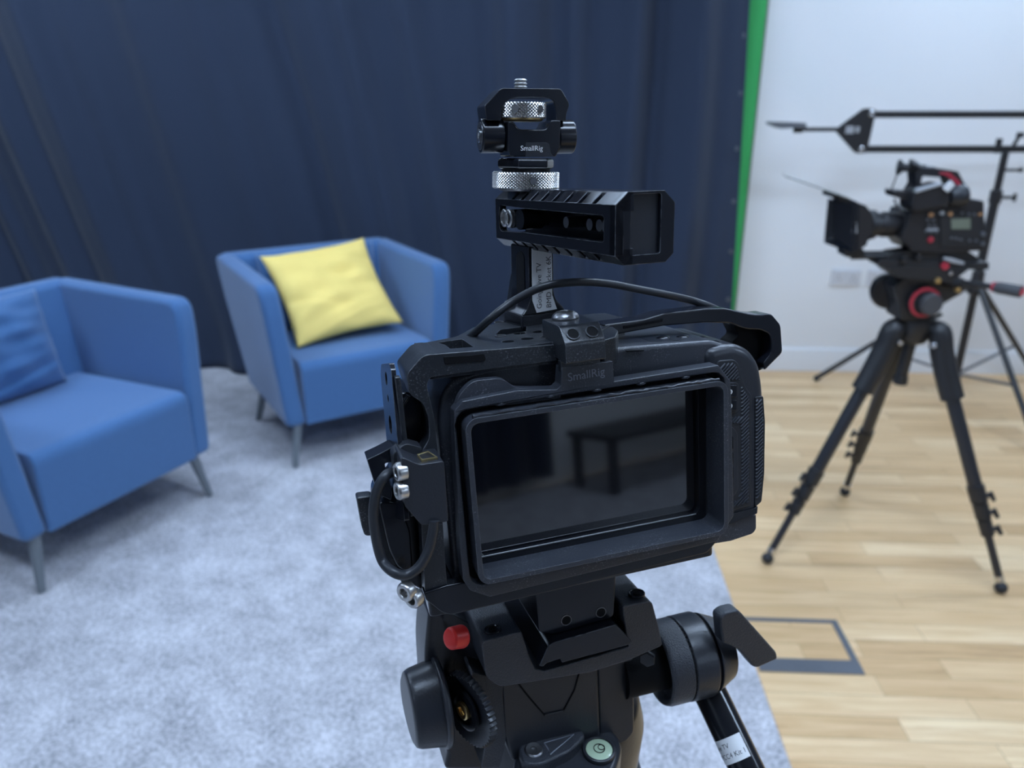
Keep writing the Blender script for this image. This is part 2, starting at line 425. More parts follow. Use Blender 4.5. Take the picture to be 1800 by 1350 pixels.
# black curtain: pleated sheet with real thickness, shorter pleats, bottom crumpled on the carpet
def curtain():
    mb = MB(); nx, nz = 420, 60; xa = -4.15
    def xe(z): return .93 - .075*max(0, (z-.1)/1.65)**1.0
    vs = []
    for j in range(nz+1):
        z = .012 + (2.80-.012)*j/nz
        for i in range(nx+1):
            u = i/nx; x = xa + (xe(z)-xa)*u
            k_ = .20*min(1, max(0, (.4-x)/1.6)); q = x - k_*(1.9-z) + .02*math.sin(z*2+x*3)
            am = .75+.35*math.sin(q*1.7+1)+.2*math.sin(q*4.1)
            y = 3.765 + am*(.040*math.sin(q*8.1) + .030*math.sin(q*14.3+1) + .024*math.sin(q*24.7+2.2+.3*z) + .010*math.sin(q*43+.7+z*.6))
            if z < .35:
                k = (.35-z)/.35
                y -= .05*k*k*(1+.8*math.sin(x*9+2)) ; 
                x += .03*k*math.sin(x*13)
            e = max(0, (u-.975)/.025); y = y*(1-e)+3.78*e
            vs.append((x, y, z))
    W = nx+1; fs = [(j*W+i, j*W+i+1, (j+1)*W+i+1, (j+1)*W+i) for j in range(nz) for i in range(nx)]
    mb.add(vs, fs)
    t = thing('curtain', 'O', (-1.6,3.82,0), 'tall black pleated drape hanging behind the two blue armchairs', 'curtain')
    o = mb.build('cloth', M_['curtain'], t, 0, smooth=180)
    m = o.modifiers.new('t', 'SOLIDIFY'); m.thickness = .003
    for k, z in enumerate((.18,.42,.66,.90,1.14,1.38,1.62,1.86)):
        x = xe(z)-.022
        MB().lathe([(.004,0),(.010,0),(.010,.002),(.004,.003),(.004,0)], (x,3.776,z), (0,-1,0), 18, caps=False).build('eyelet', M_['grille'], t)
    MB().cyl((xa,3.84,2.83),(1.2,3.84,2.83),.02).build('rail', M_['grille'], t)
curtain()

# green backdrop cloth hanging between curtain and wall
def backdrop():
    t = thing('green_backdrop', 'O', (.7,3.90,0), 'bright green chroma key cloth showing between the black curtain and white wall', 'backdrop')
    mb = MB(); nx, nz = 60, 8; vs = []
    for j in range(nz+1):
        z = .03+2.77*j/nz
        for i in range(nx+1):
            x = -.3 + 1.259*i/nx; vs.append((x, 3.893+.004*math.sin(x*60), z))
    W = nx+1
    mb.add(vs, [(j*W+i, j*W+i+1, (j+1)*W+i+1, (j+1)*W+i) for j in range(nz) for i in range(nx)])
    o = mb.build('cloth', M_['green'], t); m = o.modifiers.new('t', 'SOLIDIFY'); m.thickness = .003
    MB().tube([(.963,3.893,.03),(.963,3.893,2.8)], .004, 8).build('hem', M_['acrylic'], t)
backdrop()

# ------------------------------------------------------------------ armchairs
def make_armchair():
    t = thing('armchair', 'L', (.33,.33,0), 'blue fabric armchair at the left edge with no yellow cushion', 'armchair')
    def ox(z): return -.012-.047*(z-.175)/.56
    prof = fillet([(-.004,.175),(.015,.62),(.03,.735),(.72,.740),(.70,.55),(.575,.175)], [.03,.02,.085,.06,.02,.03], 5)
    for sgn in (-1, 1):
        f = (lambda z: ox(z)) if sgn < 0 else (lambda z: .67-ox(z))
        g = (lambda z: ox(z)+.075) if sgn < 0 else (lambda z: .67-ox(z)-.075)
        MB().prism('yz', prof, 0, 0, f0=lambda p: f(p[1]), f1=lambda p: g(p[1])).build('armrest', M_['chair'], t, .034, seg=5, smooth=80)
    MB().hexa([(-.005,.50,.175),(.675,.50,.175),(.675,.59,.175),(-.005,.59,.175),(-.045,.63,.742),(.715,.63,.742),(.715,.725,.742),(-.045,.725,.742)]).build('backrest', M_['chair'], t, .03, seg=4, smooth=80)
    st = fillet([(-.010,.178),(-.012,.432),(.56,.415),(.56,.178)], [.01,.045,.01,.01], 6)
    MB().prism('yz', st, .060, .610).build('seat', M_['chair'], t, .012, seg=3, smooth=80)
    for (a, b, c, d) in ((0,0,.035,.03),(.645,0,.62,.03),(0,.545,.035,.50),(.645,.545,.62,.50)):
        MB().cyl((a,b,.0092),(c,d,.185),.0115,.019,16).build('leg', M_['chleg'], t)
    return t
chair = make_armchair()
def copy_tree(root, fr, label):
    o = root.copy(); COL.objects.link(o)
    org, u = INFO[root.name]; place(o, fr, org); o['label'] = label
    for ch in list(root.children):
        c = ch.copy(); COL.objects.link(c); c.parent = o
        for g in list(ch.children):
            d = g.copy(); COL.objects.link(d); d.parent = c
    return o
chair2 = copy_tree(chair, 'K', 'blue fabric armchair holding a yellow cushion, in front of the black drape')

def pillow(name, ctr, xa, ya, w, h, th, m, fr, label, seed=0, wr=1.0, pinch=.07):
    rnd = random.Random(seed); n = 44
    M = basis(ctr, xa, ya); mb = MB(); vs = []; fs = []
    ph = [rnd.uniform(0,6) for _ in range(6)]
    def P(u, v, s):
        x = w/2*u*(1-pinch*(1-v*v)); y = h/2*v*(1-pinch*(1-u*u))
        e = max(0, (1-abs(u)**3.0))**.55 * max(0, (1-abs(v)**3.0))**.55
        z = th/2*e + wr*e*(.004*math.sin(9*u+5*v+ph[0])+.004*math.sin(4*u-11*v+ph[1])+.003*math.sin(16*v+7*u*v+ph[2]))
        # creases running in from the lower corner
        z -= wr*.010*e*math.exp(-((v+.45+.35*u)/.06)**2)*max(0,-.1-u*.6+.5)
        z -= wr*.008*e*math.exp(-((v+.72-.25*u)/.05)**2)
        return M @ Vector((x, y, s*z))
    W = n+1
    for s in (1, -1):
        b = len(vs)
        for j in range(W):
            for i in range(W): vs.append(P(-1+2*i/n, -1+2*j/n, s))
        for j in range(n):
            for i in range(n):
                q = (b+j*W+i, b+j*W+i+1, b+(j+1)*W+i+1, b+(j+1)*W+i); fs.append(q if s > 0 else q[::-1])
    mb.add(vs, fs)
    return mb.build(name, m, None, 0, fr=fr, org=tuple(ctr), smooth=180, label=label, cat='cushion')
pillow('cushion', (.285,.520,.585), (1,0,.0), (0,.20,1), .46, .34, .13, M_['chair'], 'L', 'blue back cushion leaning in the left-edge armchair', 3, 1, .02)
pillow('cushion', (.345,.545,.585), (1,0,.0), (0,.20,1), .53, .33, .12, M_['chair'], 'K', 'blue back cushion behind the yellow cushion', 5, .5, .02)
pillow('cushion', (.325,.345,.607), (1,0,.075), (-.03,.60,.56), .465, .46, .13, M_['yellow'], 'K', 'yellow square cushion leaning on the back of the armchair', 8, 1.2, .09)

# ------------------------------------------------------------------ jib arm on its stand, near the white wall
SY = 3.45
JX = 2.125
t = thing('jib_stand', 'W', (JX,SY,0), 'tall black light stand carrying the long jib arm by the white wall', 'stand')
MB().cyl((JX,SY,.11),(JX,SY,.60),.017).cyl((JX,SY,.09),(JX,SY,.12),.022).build('column', M_['tri'], t)
MB().cyl((JX,SY,.56),(JX,SY,.97),.019).cyl((JX,SY,.95),(JX,SY,1.145),.015).build('riser', M_['tri'], t)
MB().lathe([(.020,0),(.034,.01),(.034,.05),(.026,.075),(.026,.11)], (JX,SY,.515), (0,0,1), 20).build('collar', M_['tri'], t, .002)
MB().cyl((JX,SY,.93),(JX,SY,.985),.025).build('collar', M_['tri'], t, .002)
MB().cyl((JX,SY,.955),(JX+.07,SY-.01,.955),.007).box((JX+.078,SY-.01,.955),(.012,.012,.035)).build('knob', M_['tri'], t, .002)
MB().cyl((JX,SY,1.07),(JX+.065,SY-.02,1.072),.006).sphere((JX+.07,SY-.02,1.073),.011).build('knob', M_['tri'], t)
for (fx, fy) in ((1.56,3.69),(2.69,3.70),(2.15,2.83)):
    d = Vector((fx-JX, fy-SY, 0)).normalized()
    top = Vector((JX,SY,.555))+d*.03; bot = Vector((fx,fy,.016)); mid = top.lerp(bot,.62)
    MB().cyl(top, bot, .0125).build('leg', M_['tri'], t)
    MB().sphere(bot, .016, 14).build('foot', M_['rubber'], t)
    MB().cyl(Vector((JX,SY,.13))+d*.015, mid, .007, n=12).build('brace', M_['grille'], t)

t = thing('jib', 'W', (JX,SY,1.15), 'long black double-bar jib arm with a triangular end plate, above the video camera', 'jib')
tri_ = [(1.373,1.236),(1.482,1.322),(1.500,1.324),(1.536,1.318),(1.524,1.142),(1.478,1.140)]
MB().prism('xz', fillet(tri_, .012), SY-.012, SY+.004).build('end_plate', M_['tri'], t, .002)
for z in (1.298,):
    MB().bb(1.515, 3.35, SY+.004, SY+.034, z-.014, z+.014).build('upper_bar', M_['tri'], t, .003)
MB().bb(1.500, 3.35, SY+.004, SY+.034, 1.143, 1.171).build('lower_bar', M_['tri'], t, .003)
for p in ((1.516,1.302),(1.497,1.157)):
    MB().screw((p[0],SY-.012,p[1]), (0,-1,0), .013, .006).build('bolt', M_['steel'], t)
MB().cyl((1.40,SY-.004,1.2385),(1.235,SY-.004,1.2385),.009).cyl((1.235,SY-.004,1.236),(1.20,SY-.004,1.236),.012).build('rod', M_['tri'], t)
MB().prism('xz', fillet([(1.085,1.262),(1.10,1.270),(1.235,1.266),(1.24,1.248),(1.13,1.243)], .005), SY-.045, SY+.035).build('mount_plate', M_['grille'], t, .003)
MB().bb(1.418,1.452,SY-.014,SY-.0115,1.222,1.252).bb(1.460,1.476,SY-.014,SY-.0115,1.226,1.250).build('sticker', M_['silver'], t)
MB().cyl((2.10,SY+.02,1.14),(2.10,SY+.02,1.20),.013).build('clamp', M_['tri'], t)
MB().cyl((2.165,SY+.02,1.17),(2.185,SY+.02,1.215),.008).cyl((2.185,SY+.02,1.205),(2.186,SY+.02,1.225),.016).build('clamp', M_['tri'], t)

# ------------------------------------------------------------------ video tripod
AP = Vector((1.180,2.170,0))
t = thing('video_tripod', 'W', (1.18,2.17,0), 'black three-section tripod standing on the oak floor under the video camera', 'tripod')
feet = [Vector((.806,2.067,0)), Vector((1.451,1.914,0)), Vector((1.225,2.500,0))]
MB().lathe([(.030,0),(.040,.006),(.050,.03),(.055,.055),(.052,.075),(.040,.082)], (AP.x,AP.y,.700), (0,0,1), 28).build('spider', M_['tri'], t)
for f in feet:
    d = (f-AP); d.z = 0; d.normalize()
    sd = Vector((-d.y, d.x, 0))
    top = AP + d*.072 + Vector((0,0,.715)); bot = Vector((f.x,f.y,.022))
    ax = (bot-top).normalized(); Lg = (bot-top).length
    # shoulder: curved shell over the hinge
    sh = MB(); pts = spline([AP+d*.035+Vector((0,0,.752)), AP+d*.070+Vector((0,0,.745)), top+ax*.03+d*.004, top+ax*.11, top+ax*.17],6)
    sh.tube(pts, [.020+.012*min(1,i/6) for i in range(len(pts))], 16)
    sh.cyl(top+sd*-.036, top+sd*.036, .013, n=18)
    leg = MB(); leg.tube([top, top+ax*.12, top+ax*Lg*.62], [.022,.0205,.0195], 18)
    lg = leg.build('leg', M_['carbon'], t)
    sh.build('leg_shoulder', M_['tri'], lg, 0, smooth=60)
    MB().cyl(top+ax*Lg*.60, bot+ax*-.02, .0115, n=16).build('leg_section', M_['carbon'], lg)
    cl = MB()
    side = -sd if (d.x > .3) else sd
    if d.x < -.3: side = (d*1.0)
    if d.x > .3: side = (d*1.0)
    for k, q in enumerate((.615,.685,.755)):
        c = top+ax*Lg*q; rad = .0245-.0025*k
        cl.cyl(c-ax*.026, c+ax*.022, rad, rad*.96, 16)
        cl.cyl(c-ax*.002, c+side*(rad+.020)-ax*.008, .009, .006, 10)
        cl.cyl(c+side*(rad+.014)-ax*.020, c+side*(rad+.018)+ax*.006, .0065, n=10)
    cl.build('flip_clamps', M_['tri'], lg, 0)
    MB().cyl(bot-ax*.035, bot-ax*.018, .013, n=16).build('foot_collar', M_['steel'], lg)
    MB().sphere((bot.x,bot.y,.0185), .0185, 18).build('rubber_foot', M_['rubber'], lg)
MB().cyl((AP.x,AP.y,.70),(AP.x-.003,AP.y+.01,.585),.017).cyl((AP.x-.003,AP.y+.01,.59),(AP.x-.003,AP.y+.01,.565),.021).build('center_column', M_['tri'], t, .002)
for f in feet:
    d = (f-AP); d.z = 0; d.normalize(); sd = Vector((-d.y, d.x, 0))
    c = AP+d*.072+Vector((0,0,.715))
    MB().screw(c-sd*.0365 if (sd.y > 0) else c+sd*.0365, -sd if (sd.y > 0) else sd, .008, .004).build('hinge_bolt', M_['steel'], t)

# ------------------------------------------------------------------ video fluid head
VY = 2.12
t = thing('video_fluid_head', 'W', (1.18,2.17,.775), 'black fluid head with a red dial ring under the video camera', 'tripod head')
MB().lathe([(.036,0),(.048,.012),(.050,.03),(.058,.06),(.058,.085)], (1.178,2.17,.778), (0,0,1), 32).build('bowl_base', M_['tri'], t, .002)
MB().prism('xz', fillet([(1.112,0.778),(1.097,0.837),(1.077,0.878),(1.101,0.902),(1.177,0.922),(1.243,0.909),(1.28,0.886),(1.278,0.858),(1.228,0.828),(1.22,0.8),(1.189,0.776)],.008), 2.125, 2.215).build('housing', M_['tri'], t, .006)
MB().lathe([(.030,0),(.052,.004),(.054,.02),(.050,.032)], Vector([(1.105,2.17,0.847)][0])+Vector((.005,.05,0)), (-.25,-1,0), 36).build('counterbalance', M_['gloss'], t, .002)
kc = Vector([(1.171,2.1,0.835)][0])
MB().cyl(kc+Vector((-.006,.035,.002)), kc+Vector((-.006,.006,.002)), .046, .044, 40).build('drag_housing', M_['tri'], t, .002)
MB().lathe([(.034,0),(.043,0),(.043,.003),(.034,.003),(.034,0)], kc+Vector((-.008,.006,.003)), (0,-1,0), 48, caps=False).build('dial_ring', M_['redmark'], t)
MB().lathe([(.030,0),(.032,.004),(.031,.016),(.027,.02)], kc+Vector((.004,.004,0)), (0,-1,0), 40).build('drag_knob', M_['vgrey'], t, .001)
MB().prism('xz', fillet([(1.04,0.938),(1.048,0.926),(1.066,0.912),(1.107,0.907),(1.251,0.896),(1.238,0.914),(1.259,0.933),(1.258,0.939),(1.099,0.945)],.003), 2.095, 2.19).build('tilt_plate', M_['tri'], t, .003)
MB().prism('xz', fillet([(1.01,0.952),(1.021,0.961),(1.255,0.952),(1.316,0.952),(1.319,0.933),(1.243,0.933),(1.039,0.933),(1.015,0.942)],.002), 2.10, 2.17).build('sliding_plate', M_['tri'], t, .003)
MB().prism('xz', [(1.181,0.964),(1.186,0.97),(1.21,0.966),(1.242,0.956),(1.241,0.948),(1.208,0.954)], 2.090, 2.097).build('release_lever', M_['silver'], t, .001)
for p, m, r in (([(1.192,2.1,0.944)][0],'redmark',.011),([(1.18,2.1,0.904)][0],'brass',.009),([(1.241,2.1,0.878)][0],'brass',.008),([(1.21,2.1,0.925)][0],'steel',.007)):
    MB().cyl(p, Vector(p)-Vector((0,.012,0)), r, r*.85).build('knob' if m != 'steel' else 'bolt', M_[m], t, .001)
h0 = Vector([(1.227,2.12,0.896)][0]); h1 = Vector([(1.291,2.02,0.904)][0]); h2 = Vector([(1.328,1.955,0.906)][0])
MB().cyl(h0, h1, .0085).cyl(h0-(h1-h0).normalized()*.02, h0+(h1-h0)*.3, .019, .013).build('pan_bar', M_['tri'], t)
MB().cyl(h1, h1+(h2-h1)*.10, .014).build('grip_ring', M_['redmark'], t)
MB().tube([h1+(h2-h1)*.08, h1+(h2-h1)*.2, h2-(h2-h1)*.04, h2], [.0135,.016,.0165,.012], 18).build('grip', M_['vgrey'], t)
MB().cyl(h2-(h2-h1)*.02, h2+(h2-h1)*.03, .0125, .009).build('grip_cap', M_['redmark'], t)
MB().tube(spline([(1.243,2.15,0.792),(1.221,2.15,0.778),(1.208,2.15,0.774)],4), .006, 8).build('lock_lever', M_['tri'], t)

# ------------------------------------------------------------------ video camera
YF, YB = 2.095, 2.215
t = thing('video_camera', 'W', (1.20,2.155,.92), 'black professional video camera with side LCD panel, on the tall tripod', 'video camera')
MB().prism('xz', fillet([(1.058,1.022),(1.068,1.052),(1.072,1.089),(1.129,1.101),(1.206,1.113),(1.211,1.126),(1.262,1.12),(1.296,0.987),(1.176,0.981),(1.096,0.984)],[.006]*10), YF, YB).build('body', M_['vcam'], t, .004)
MB().prism('xz', [(1.15,1.085),(1.265,1.08),(1.285,0.997),(1.168,1)], YF-.004, YF+.002).build('side_panel', M_['tri'], t, .001)
MB().prism('xz', [(1.181,1.073),(1.232,1.075),(1.238,1.046),(1.187,1.046)], YF-.0065, YF-.003).build('status_screen', M_['lcd'], t, .0005)
for k, (x, y, r, m) in enumerate(((1635,421,.0078,'redmark'),(1636,377,.0065,'orange'),(1669,376,.006,'orange'),(1722,376,.004,'orange'),(1727,411,.006,'silver'),(1727,428,.005,'silver'),(1655,374,.006,'silver'))):
    pass
for p, r, m in (([(1.138,2.095,1.017)][0],.0078,'redmark'),([(1.126,2.095,1.084)][0],.006,'orange'),([(1.177,2.095,1.086)][0],.006,'orange'),([(1.255,2.091,1.086)][0],.004,'orange'),
                ([(1.275,2.091,1.033)][0],.006,'grille'),([(1.28,2.091,1.007)][0],.005,'grille'),([(1.154,2.095,1.089)][0],.006,'silver')):
    MB().cyl(p, Vector(p)-Vector((0,.006,0)), r, r*.9, 18).build('button', M_[m], t)
g = MB()
for p in [(1.206,2.091,1.089),(1.225,2.091,1.086),(1.24,2.091,1.086),(1.118,2.091,1.071),(1.133,2.091,1.07),(1.124,2.091,1.056),(1.139,2.091,1.055),(1.119,2.091,1.041),(1.133,2.091,1.039),(1.147,2.091,1.039),(1.192,2.091,1.022),(1.205,2.091,1.021),(1.218,2.091,1.018),(1.243,2.091,1.015),(1.26,2.091,1.015)]:
    MB().cyl(p, Vector(p)-Vector((0,.0045,0)), .0032, n=12).build('button', M_['grille'], t)
g = MB()
for p in [(1.14,2.095,1.043)]: g.bb(p[0]-.018,p[0]+.014,p[1]-.002,p[1]+.002,p[2]-.002,p[2]+.004)
g.build('print', M_['silver'], t)
# lens
lc = Vector([(1.104,2.155,1.049)][0]); ld = Vector((-1,-.09,.0)).normalized()
MB().lathe([(.028,0),(.034,.006),(.036,.028),(.033,.032)], lc, ld, 32).build('lens_mount', M_['tri'], t)
MB().lathe([(.031,0),(.033,.002),(.033,.016),(.035,.018),(.035,.05),(.032,.052),(.031,.10),(.034,.102)], lc+ld*.03, ld, 32).build('lens', M_['vcam'], t, .0008)
MB().lathe([(.0345,0),(.0375,.001),(.0375,.006),(.0345,.007)], lc+ld*.008, ld, 32).build('mount_ring', M_['silver'], t)
# top handle with viewfinder bits
MB().prism('xz', fillet([(1.077,1.195),(1.09,1.204),(1.143,1.201),(1.191,1.194),(1.225,1.149),(1.23,1.117),(1.213,1.111),(1.187,1.147),(1.169,1.177),(1.098,1.182),(1.098,1.162),(1.131,1.15),(1.078,1.141),(1.086,1.162)],.004), 2.12, 2.17).build('carry_handle', M_['vcam'], t, .004)
MB().prism('xz', [(1.139,1.189),(1.16,1.183),(1.188,1.164),(1.208,1.143),(1.217,1.119),(1.223,1.121),(1.218,1.146),(1.197,1.17),(1.167,1.191),(1.144,1.192)], 2.116, 2.121).build('red_strap', M_['redmark'], t, .001)
MB().prism('xz', [(1.08,1.199),(1.082,1.205),(1.132,1.205),(1.135,1.196)], 2.125, 2.165).build('accessory_shoe', M_['grille'], t, .001)
MB().prism('xz', fillet([(1.062,1.143),(1.074,1.152),(1.136,1.167),(1.152,1.155),(1.162,1.117),(1.148,1.108),(1.073,1.093),(1.061,1.108)],.005), 2.075, 2.15).build('viewfinder_body', M_['vcam'], t, .004)
MB().prism('xz', [(1.062,1.152),(1.125,1.17),(1.129,1.165),(1.064,1.144)], 2.068, 2.085).build('trim_strip', M_['silver'], t, .001)
ev = Vector([(1.163,2.09,1.131)][0])
MB().lathe([(.020,0),(.026,.012),(.029,.035),(.025,.043),(.018,.036)], ev, (1,.05,.12), 28).build('eyecup', M_['rubber'], t)
MB().prism('xz', fillet([(1.02,1.144),(1.026,1.129),(1.062,1.119),(1.083,1.119),(1.082,1.14),(1.057,1.143),(1.029,1.146)],.003), 2.10, 2.16).build('viewfinder_bracket', M_['vcam'], t, .003)
MB().prism('xz', [(1.129,1.157),(1.146,1.176),(1.158,1.165),(1.143,1.147)], 2.062, 2.069).build('tag', M_['paper'], t)
m0 = Vector([(1.034,2.14,1.203)][0])
MB().lathe([(.004,0),(.019,.002),(.021,.008),(.012,.016),(.010,.03)], m0, (1,-.3,-.02), 24).cyl(m0+Vector((.01,0,0)), m0+Vector((.075,-.003,-.002)), .009).build('microphone_holder', M_['tri'], t)
m1 = Vector([(1.07,2.14,1.206)][0])
MB().lathe([(.010,0),(.012,.01),(.020,.022),(.018,.026)], m1+Vector((0,0,-.012)), (.5,-.4,1), 24).build('microphone_clamp', M_['tri'], t)
MB().tube(spline([(1.034,2.13,1.189),(1.031,2.13,1.168),(1.027,2.13,1.15),(1.034,2.13,1.135)],4), .0022, 8).tube(spline([(1.033,2.12,1.122),(1.044,2.12,1.103),(1.056,2.12,1.088),(1.07,2.12,1.073)],4), .003, 8).build('cable', M_['vgrey'], t)
# rods and base
g = MB()
for yy in (2.125, 2.160):
    a = [(0.944,2.15,0.964),(1.104,2.15,0.967),(1.12,2.15,0.967)]
    g.cyl((a[0][0],yy,a[0][2]), (a[1][0]+.05,yy,a[1][2]), .0085)
g.build('support_rods', M_['tri'], t)
MB().prism('xz', fillet([(1.031,0.966),(1.054,0.978),(1.097,0.983),(1.254,0.983),(1.294,0.956),(1.28,0.951),(1.103,0.95),(1.04,0.953)],.003), 2.11, 2.165).build('base_plate', M_['tri'], t, .003)
for p in [(1.078,2.1,0.961),(1.117,2.1,0.968)]:
    MB().cyl(p, Vector(p)-Vector((0,.01,0)), .010, .009).build('base_knob', M_['tri'], t, .001)
MB().prism('xz', fillet([(1.248,0.98),(1.264,0.98),(1.304,0.956),(1.286,0.953)],.002), 2.12, 2.19).build('shoulder_pad', M_['rubber'], t, .003)

# matte box: open hood facing left and a little to the camera, french flag on top
t = thing('matte_box', 'W', (.95,2.12,1.0), 'black square matte box with a raised top flag on the video camera lens', 'matte box')
fA = [Vector(p) for p in ([(0.818,2.045,1.136)]+[(0.822,2.045,1.016)]+[(0.869,2.045,0.996)])]
bl, tl = Vector([(0.892,2.2,0.988)][0]), Vector([(0.885,2.2,1.113)][0])
tr_, br_ = Vector([(0.89,2.04,1.126)][0]), Vector([(0.907,2.04,0.989)][0])
btr, bbr = Vector([(0.967,2.09,1.09)][0]), Vector([(0.978,2.09,1.023)][0])
btl, bbl = btr+Vector((0,.12,0)), bbr+Vector((0,.12,0))
def ins(a, c, k): return a+(c-a)*k
F0 = [bl, br_, tr_, tl]; cF = sum(F0, Vector())/4; B0 = [bbl, bbr, btr, btl]; cB = sum(B0, Vector())/4
Fi = [ins(p, cF, .05) for p in F0]; Bi = [ins(ins(p, cF, .25), cB, .45) for p in F0]
mb = MB().add(F0+B0+Fi+Bi, [(0,1,5,4),(1,2,6,5),(2,3,7,6),(3,0,4,7),(0,1,9,8),(1,2,10,9),(2,3,11,10),(3,0,8,11),(8,9,13,12),(9,10,14,13),(10,11,15,14),(11,8,12,15),(12,13,14,15),(4,5,6,7)])
mb.build('hood', M_['gloss'], t, .003)
MB().prism('xz', fillet([(0.894,1.126),(0.931,1.113),(0.944,1.098),(0.953,1.087),(0.961,1.039),(0.95,1.027),(0.95,1.009),(0.926,0.993),(0.912,0.984)],.003), 2.055, 2.19).build('filter_stage', M_['vcam'], t, .003)
MB().prism('xz', [(0.904,1.07),(0.91,1.071),(0.916,1.043),(0.908,1.037),(0.903,1.043)], 2.048, 2.056).build('badge', M_['silver'], t, .001)
fl = [Vector(p) for p in ([(0.875,2.03,1.133)]+[(0.7,2.03,1.189)]+[(0.755,2.22,1.177)]+[(0.946,2.22,1.115)])]
up_ = Vector((-.03,0,.07)).normalized()*.004
MB().hexa(fl+[p+up_ for p in fl]).build('top_flag', M_['acrylic'], t, .0005)
MB().prism('xz', [(0.858,1.128),(0.862,1.14),(0.887,1.131),(0.913,1.121),(0.927,1.109),(0.899,1.115)], 2.07, 2.18).build('flag_hinge', M_['tri'], t, .002)
a = [(0.946,2.06,1.1),(0.954,2.06,1.088)]
MB().lathe([(.036,0),(.040,.004),(.040,.022),(.034,.026)], lc+ld*.128, -ld, 32).build('adapter_ring', M_['tri'], t)
MB().prism('xz', fillet([(0.916,0.982),(0.966,0.99),(0.975,0.977),(0.976,0.968),(0.918,0.968)],.002), 2.11, 2.16).build('rod_bracket', M_['tri'], t, .002)

# ================================================================== foreground rig (frame R, millimetres)
def in_poly(p, P):
    c = False
    for i in range(len(P)):
        a, b = P[i-1], P[i]
        if (a[1] > p[1]) != (b[1] > p[1]) and p[0] < (b[0]-a[0])*(p[1]-a[1])/(b[1]-a[1])+a[0]: c = not c
    return c
def ribs(P, y, pitch, ang, avoid=(), h=.65):
    # raised diagonal ribs clipped to a panel outline in the x-z plane
    mb = MB(); ca, sa = math.cos(ang), math.sin(ang)
    us = [x*-sa+z*ca for x, z in P]; vs = [x*ca+z*sa for x, z in P]
    u = min(us)+pitch*.5
    while u < max(us):
        run = None; v = min(vs); st = .12
        while v < max(vs)+st:
            x, z = v*ca-u*sa, v*sa+u*ca
            ok = in_poly((x,z), P) and not any(in_poly((x,z), A) for A in avoid)
            if ok and run is None: run = v
            if not ok and run is not None:
                if v-run > .5:
                    def q(vv, uu, yy): return (vv*ca-uu*sa, yy, vv*sa+uu*ca)
                    w_ = pitch*.36
                    mb.hexa([q(run,u-w_,y),q(v,u-w_,y),q(v,u+w_,y),q(run,u+w_,y),
                             q(run+.25,u-w_*.35,y-h),q(v-.25,u-w_*.35,y-h),q(v-.25,u+w_*.35,y-h),q(run+.25,u+w_*.35,y-h)])
                run = None
            v += st
        u += pitch
    return mb
# ------------------------------------------------------------------ cinema camera
t = thing('cinema_camera', 'R', (75,48,-90), 'black handheld cinema camera with a recessed rear screen, mounted in the foreground cage', 'camera')
CAM = t
MB().prism('xz', fillet([(-8,-86)]+[(-8.1,-3.3),(-4.9,8.2),(1.7,14.1),(17.8,16.9),(85.2,17.7),(130.9,15.3)]+[(150,8),(150,-84)], [3,8,8,8,4,2,2,6,6]), 20, 74).build('body', M_['plastic'], t, 6, seg=5, smooth=60)
grp = fillet([(126.6,11.9),(142.4,12.8),(152.1,8.1),(157.7,0.1),(160.1,-12.1),(160.6,-24.2),(159.7,-64.5),(156.8,-81.7),(140,-84.9),(125.6,-83.6)], [0,6,6,8,8,8,8,4,0,0])
MB().prism('xz', grp, 17.2, 76).build('grip', M_['satin'], t, 6, seg=6, smooth=60)
MB().prism('xz', fillet([(130.9,1.2),(132.2,5.6),(141.4,5),(144.3,2),(145.6,-4.3),(148.2,-10.6),(151.2,-14.5),(151.4,-46.7),(151.3,-74.4),(139.1,-75.6),(124.5,-74.6),(125.2,-12.5)],[1,2,2,2,1,2,1,0,1,1,0,0]), 15.9, 18).build('ribbed_panel', M_['rubber'], t, .5)
RP = [p for p in [(132.8,0.3),(133.8,3.7),(140.8,3.3),(142.7,1),(144,-4.7),(146.9,-11.8),(149.6,-15.5),(149.7,-46.4),(149.5,-72.5),(138.4,-73.8),(131.8,-73.2),(132.1,-13.5)]]
ribs(RP, 15.9, 1.5, .70, [[(128.4,-3.7),(145,-6),(145.4,-25),(128.2,-23.6)], [(128.2,-25.9),(144.4,-28.5),(145.4,-33.5),(145.5,-66.3),(142.5,-70.2),(127.9,-68.7)]]).build('ribs', M_['ribbed'], t)
MB().prism('xz', fillet([(153.9,-16.3),(158.5,-16.4),(159.7,-30.2),(159.6,-58.2),(158.1,-73.9),(154.3,-76.4)],1), 16.6, 24).build('ribbed_panel', M_['rubber'], t, 1.6, seg=3)
ribs([(154.2,-17.9),(157.5,-17.8),(158.3,-29.7),(158.3,-57.6),(156.7,-70.7),(154.6,-72.2)], 16.6, 1.5, .70).build('ribs', M_['ribbed'], t)
MB().prism('xz', fillet([(131.6,-5.6),(142.1,-6.5),(143.4,-8.2),(143.4,-21.5),(141.5,-22.4),(131.5,-22)],1), 15.0, 16.4).build('button_bezel', M_['rubber'], t, .4)
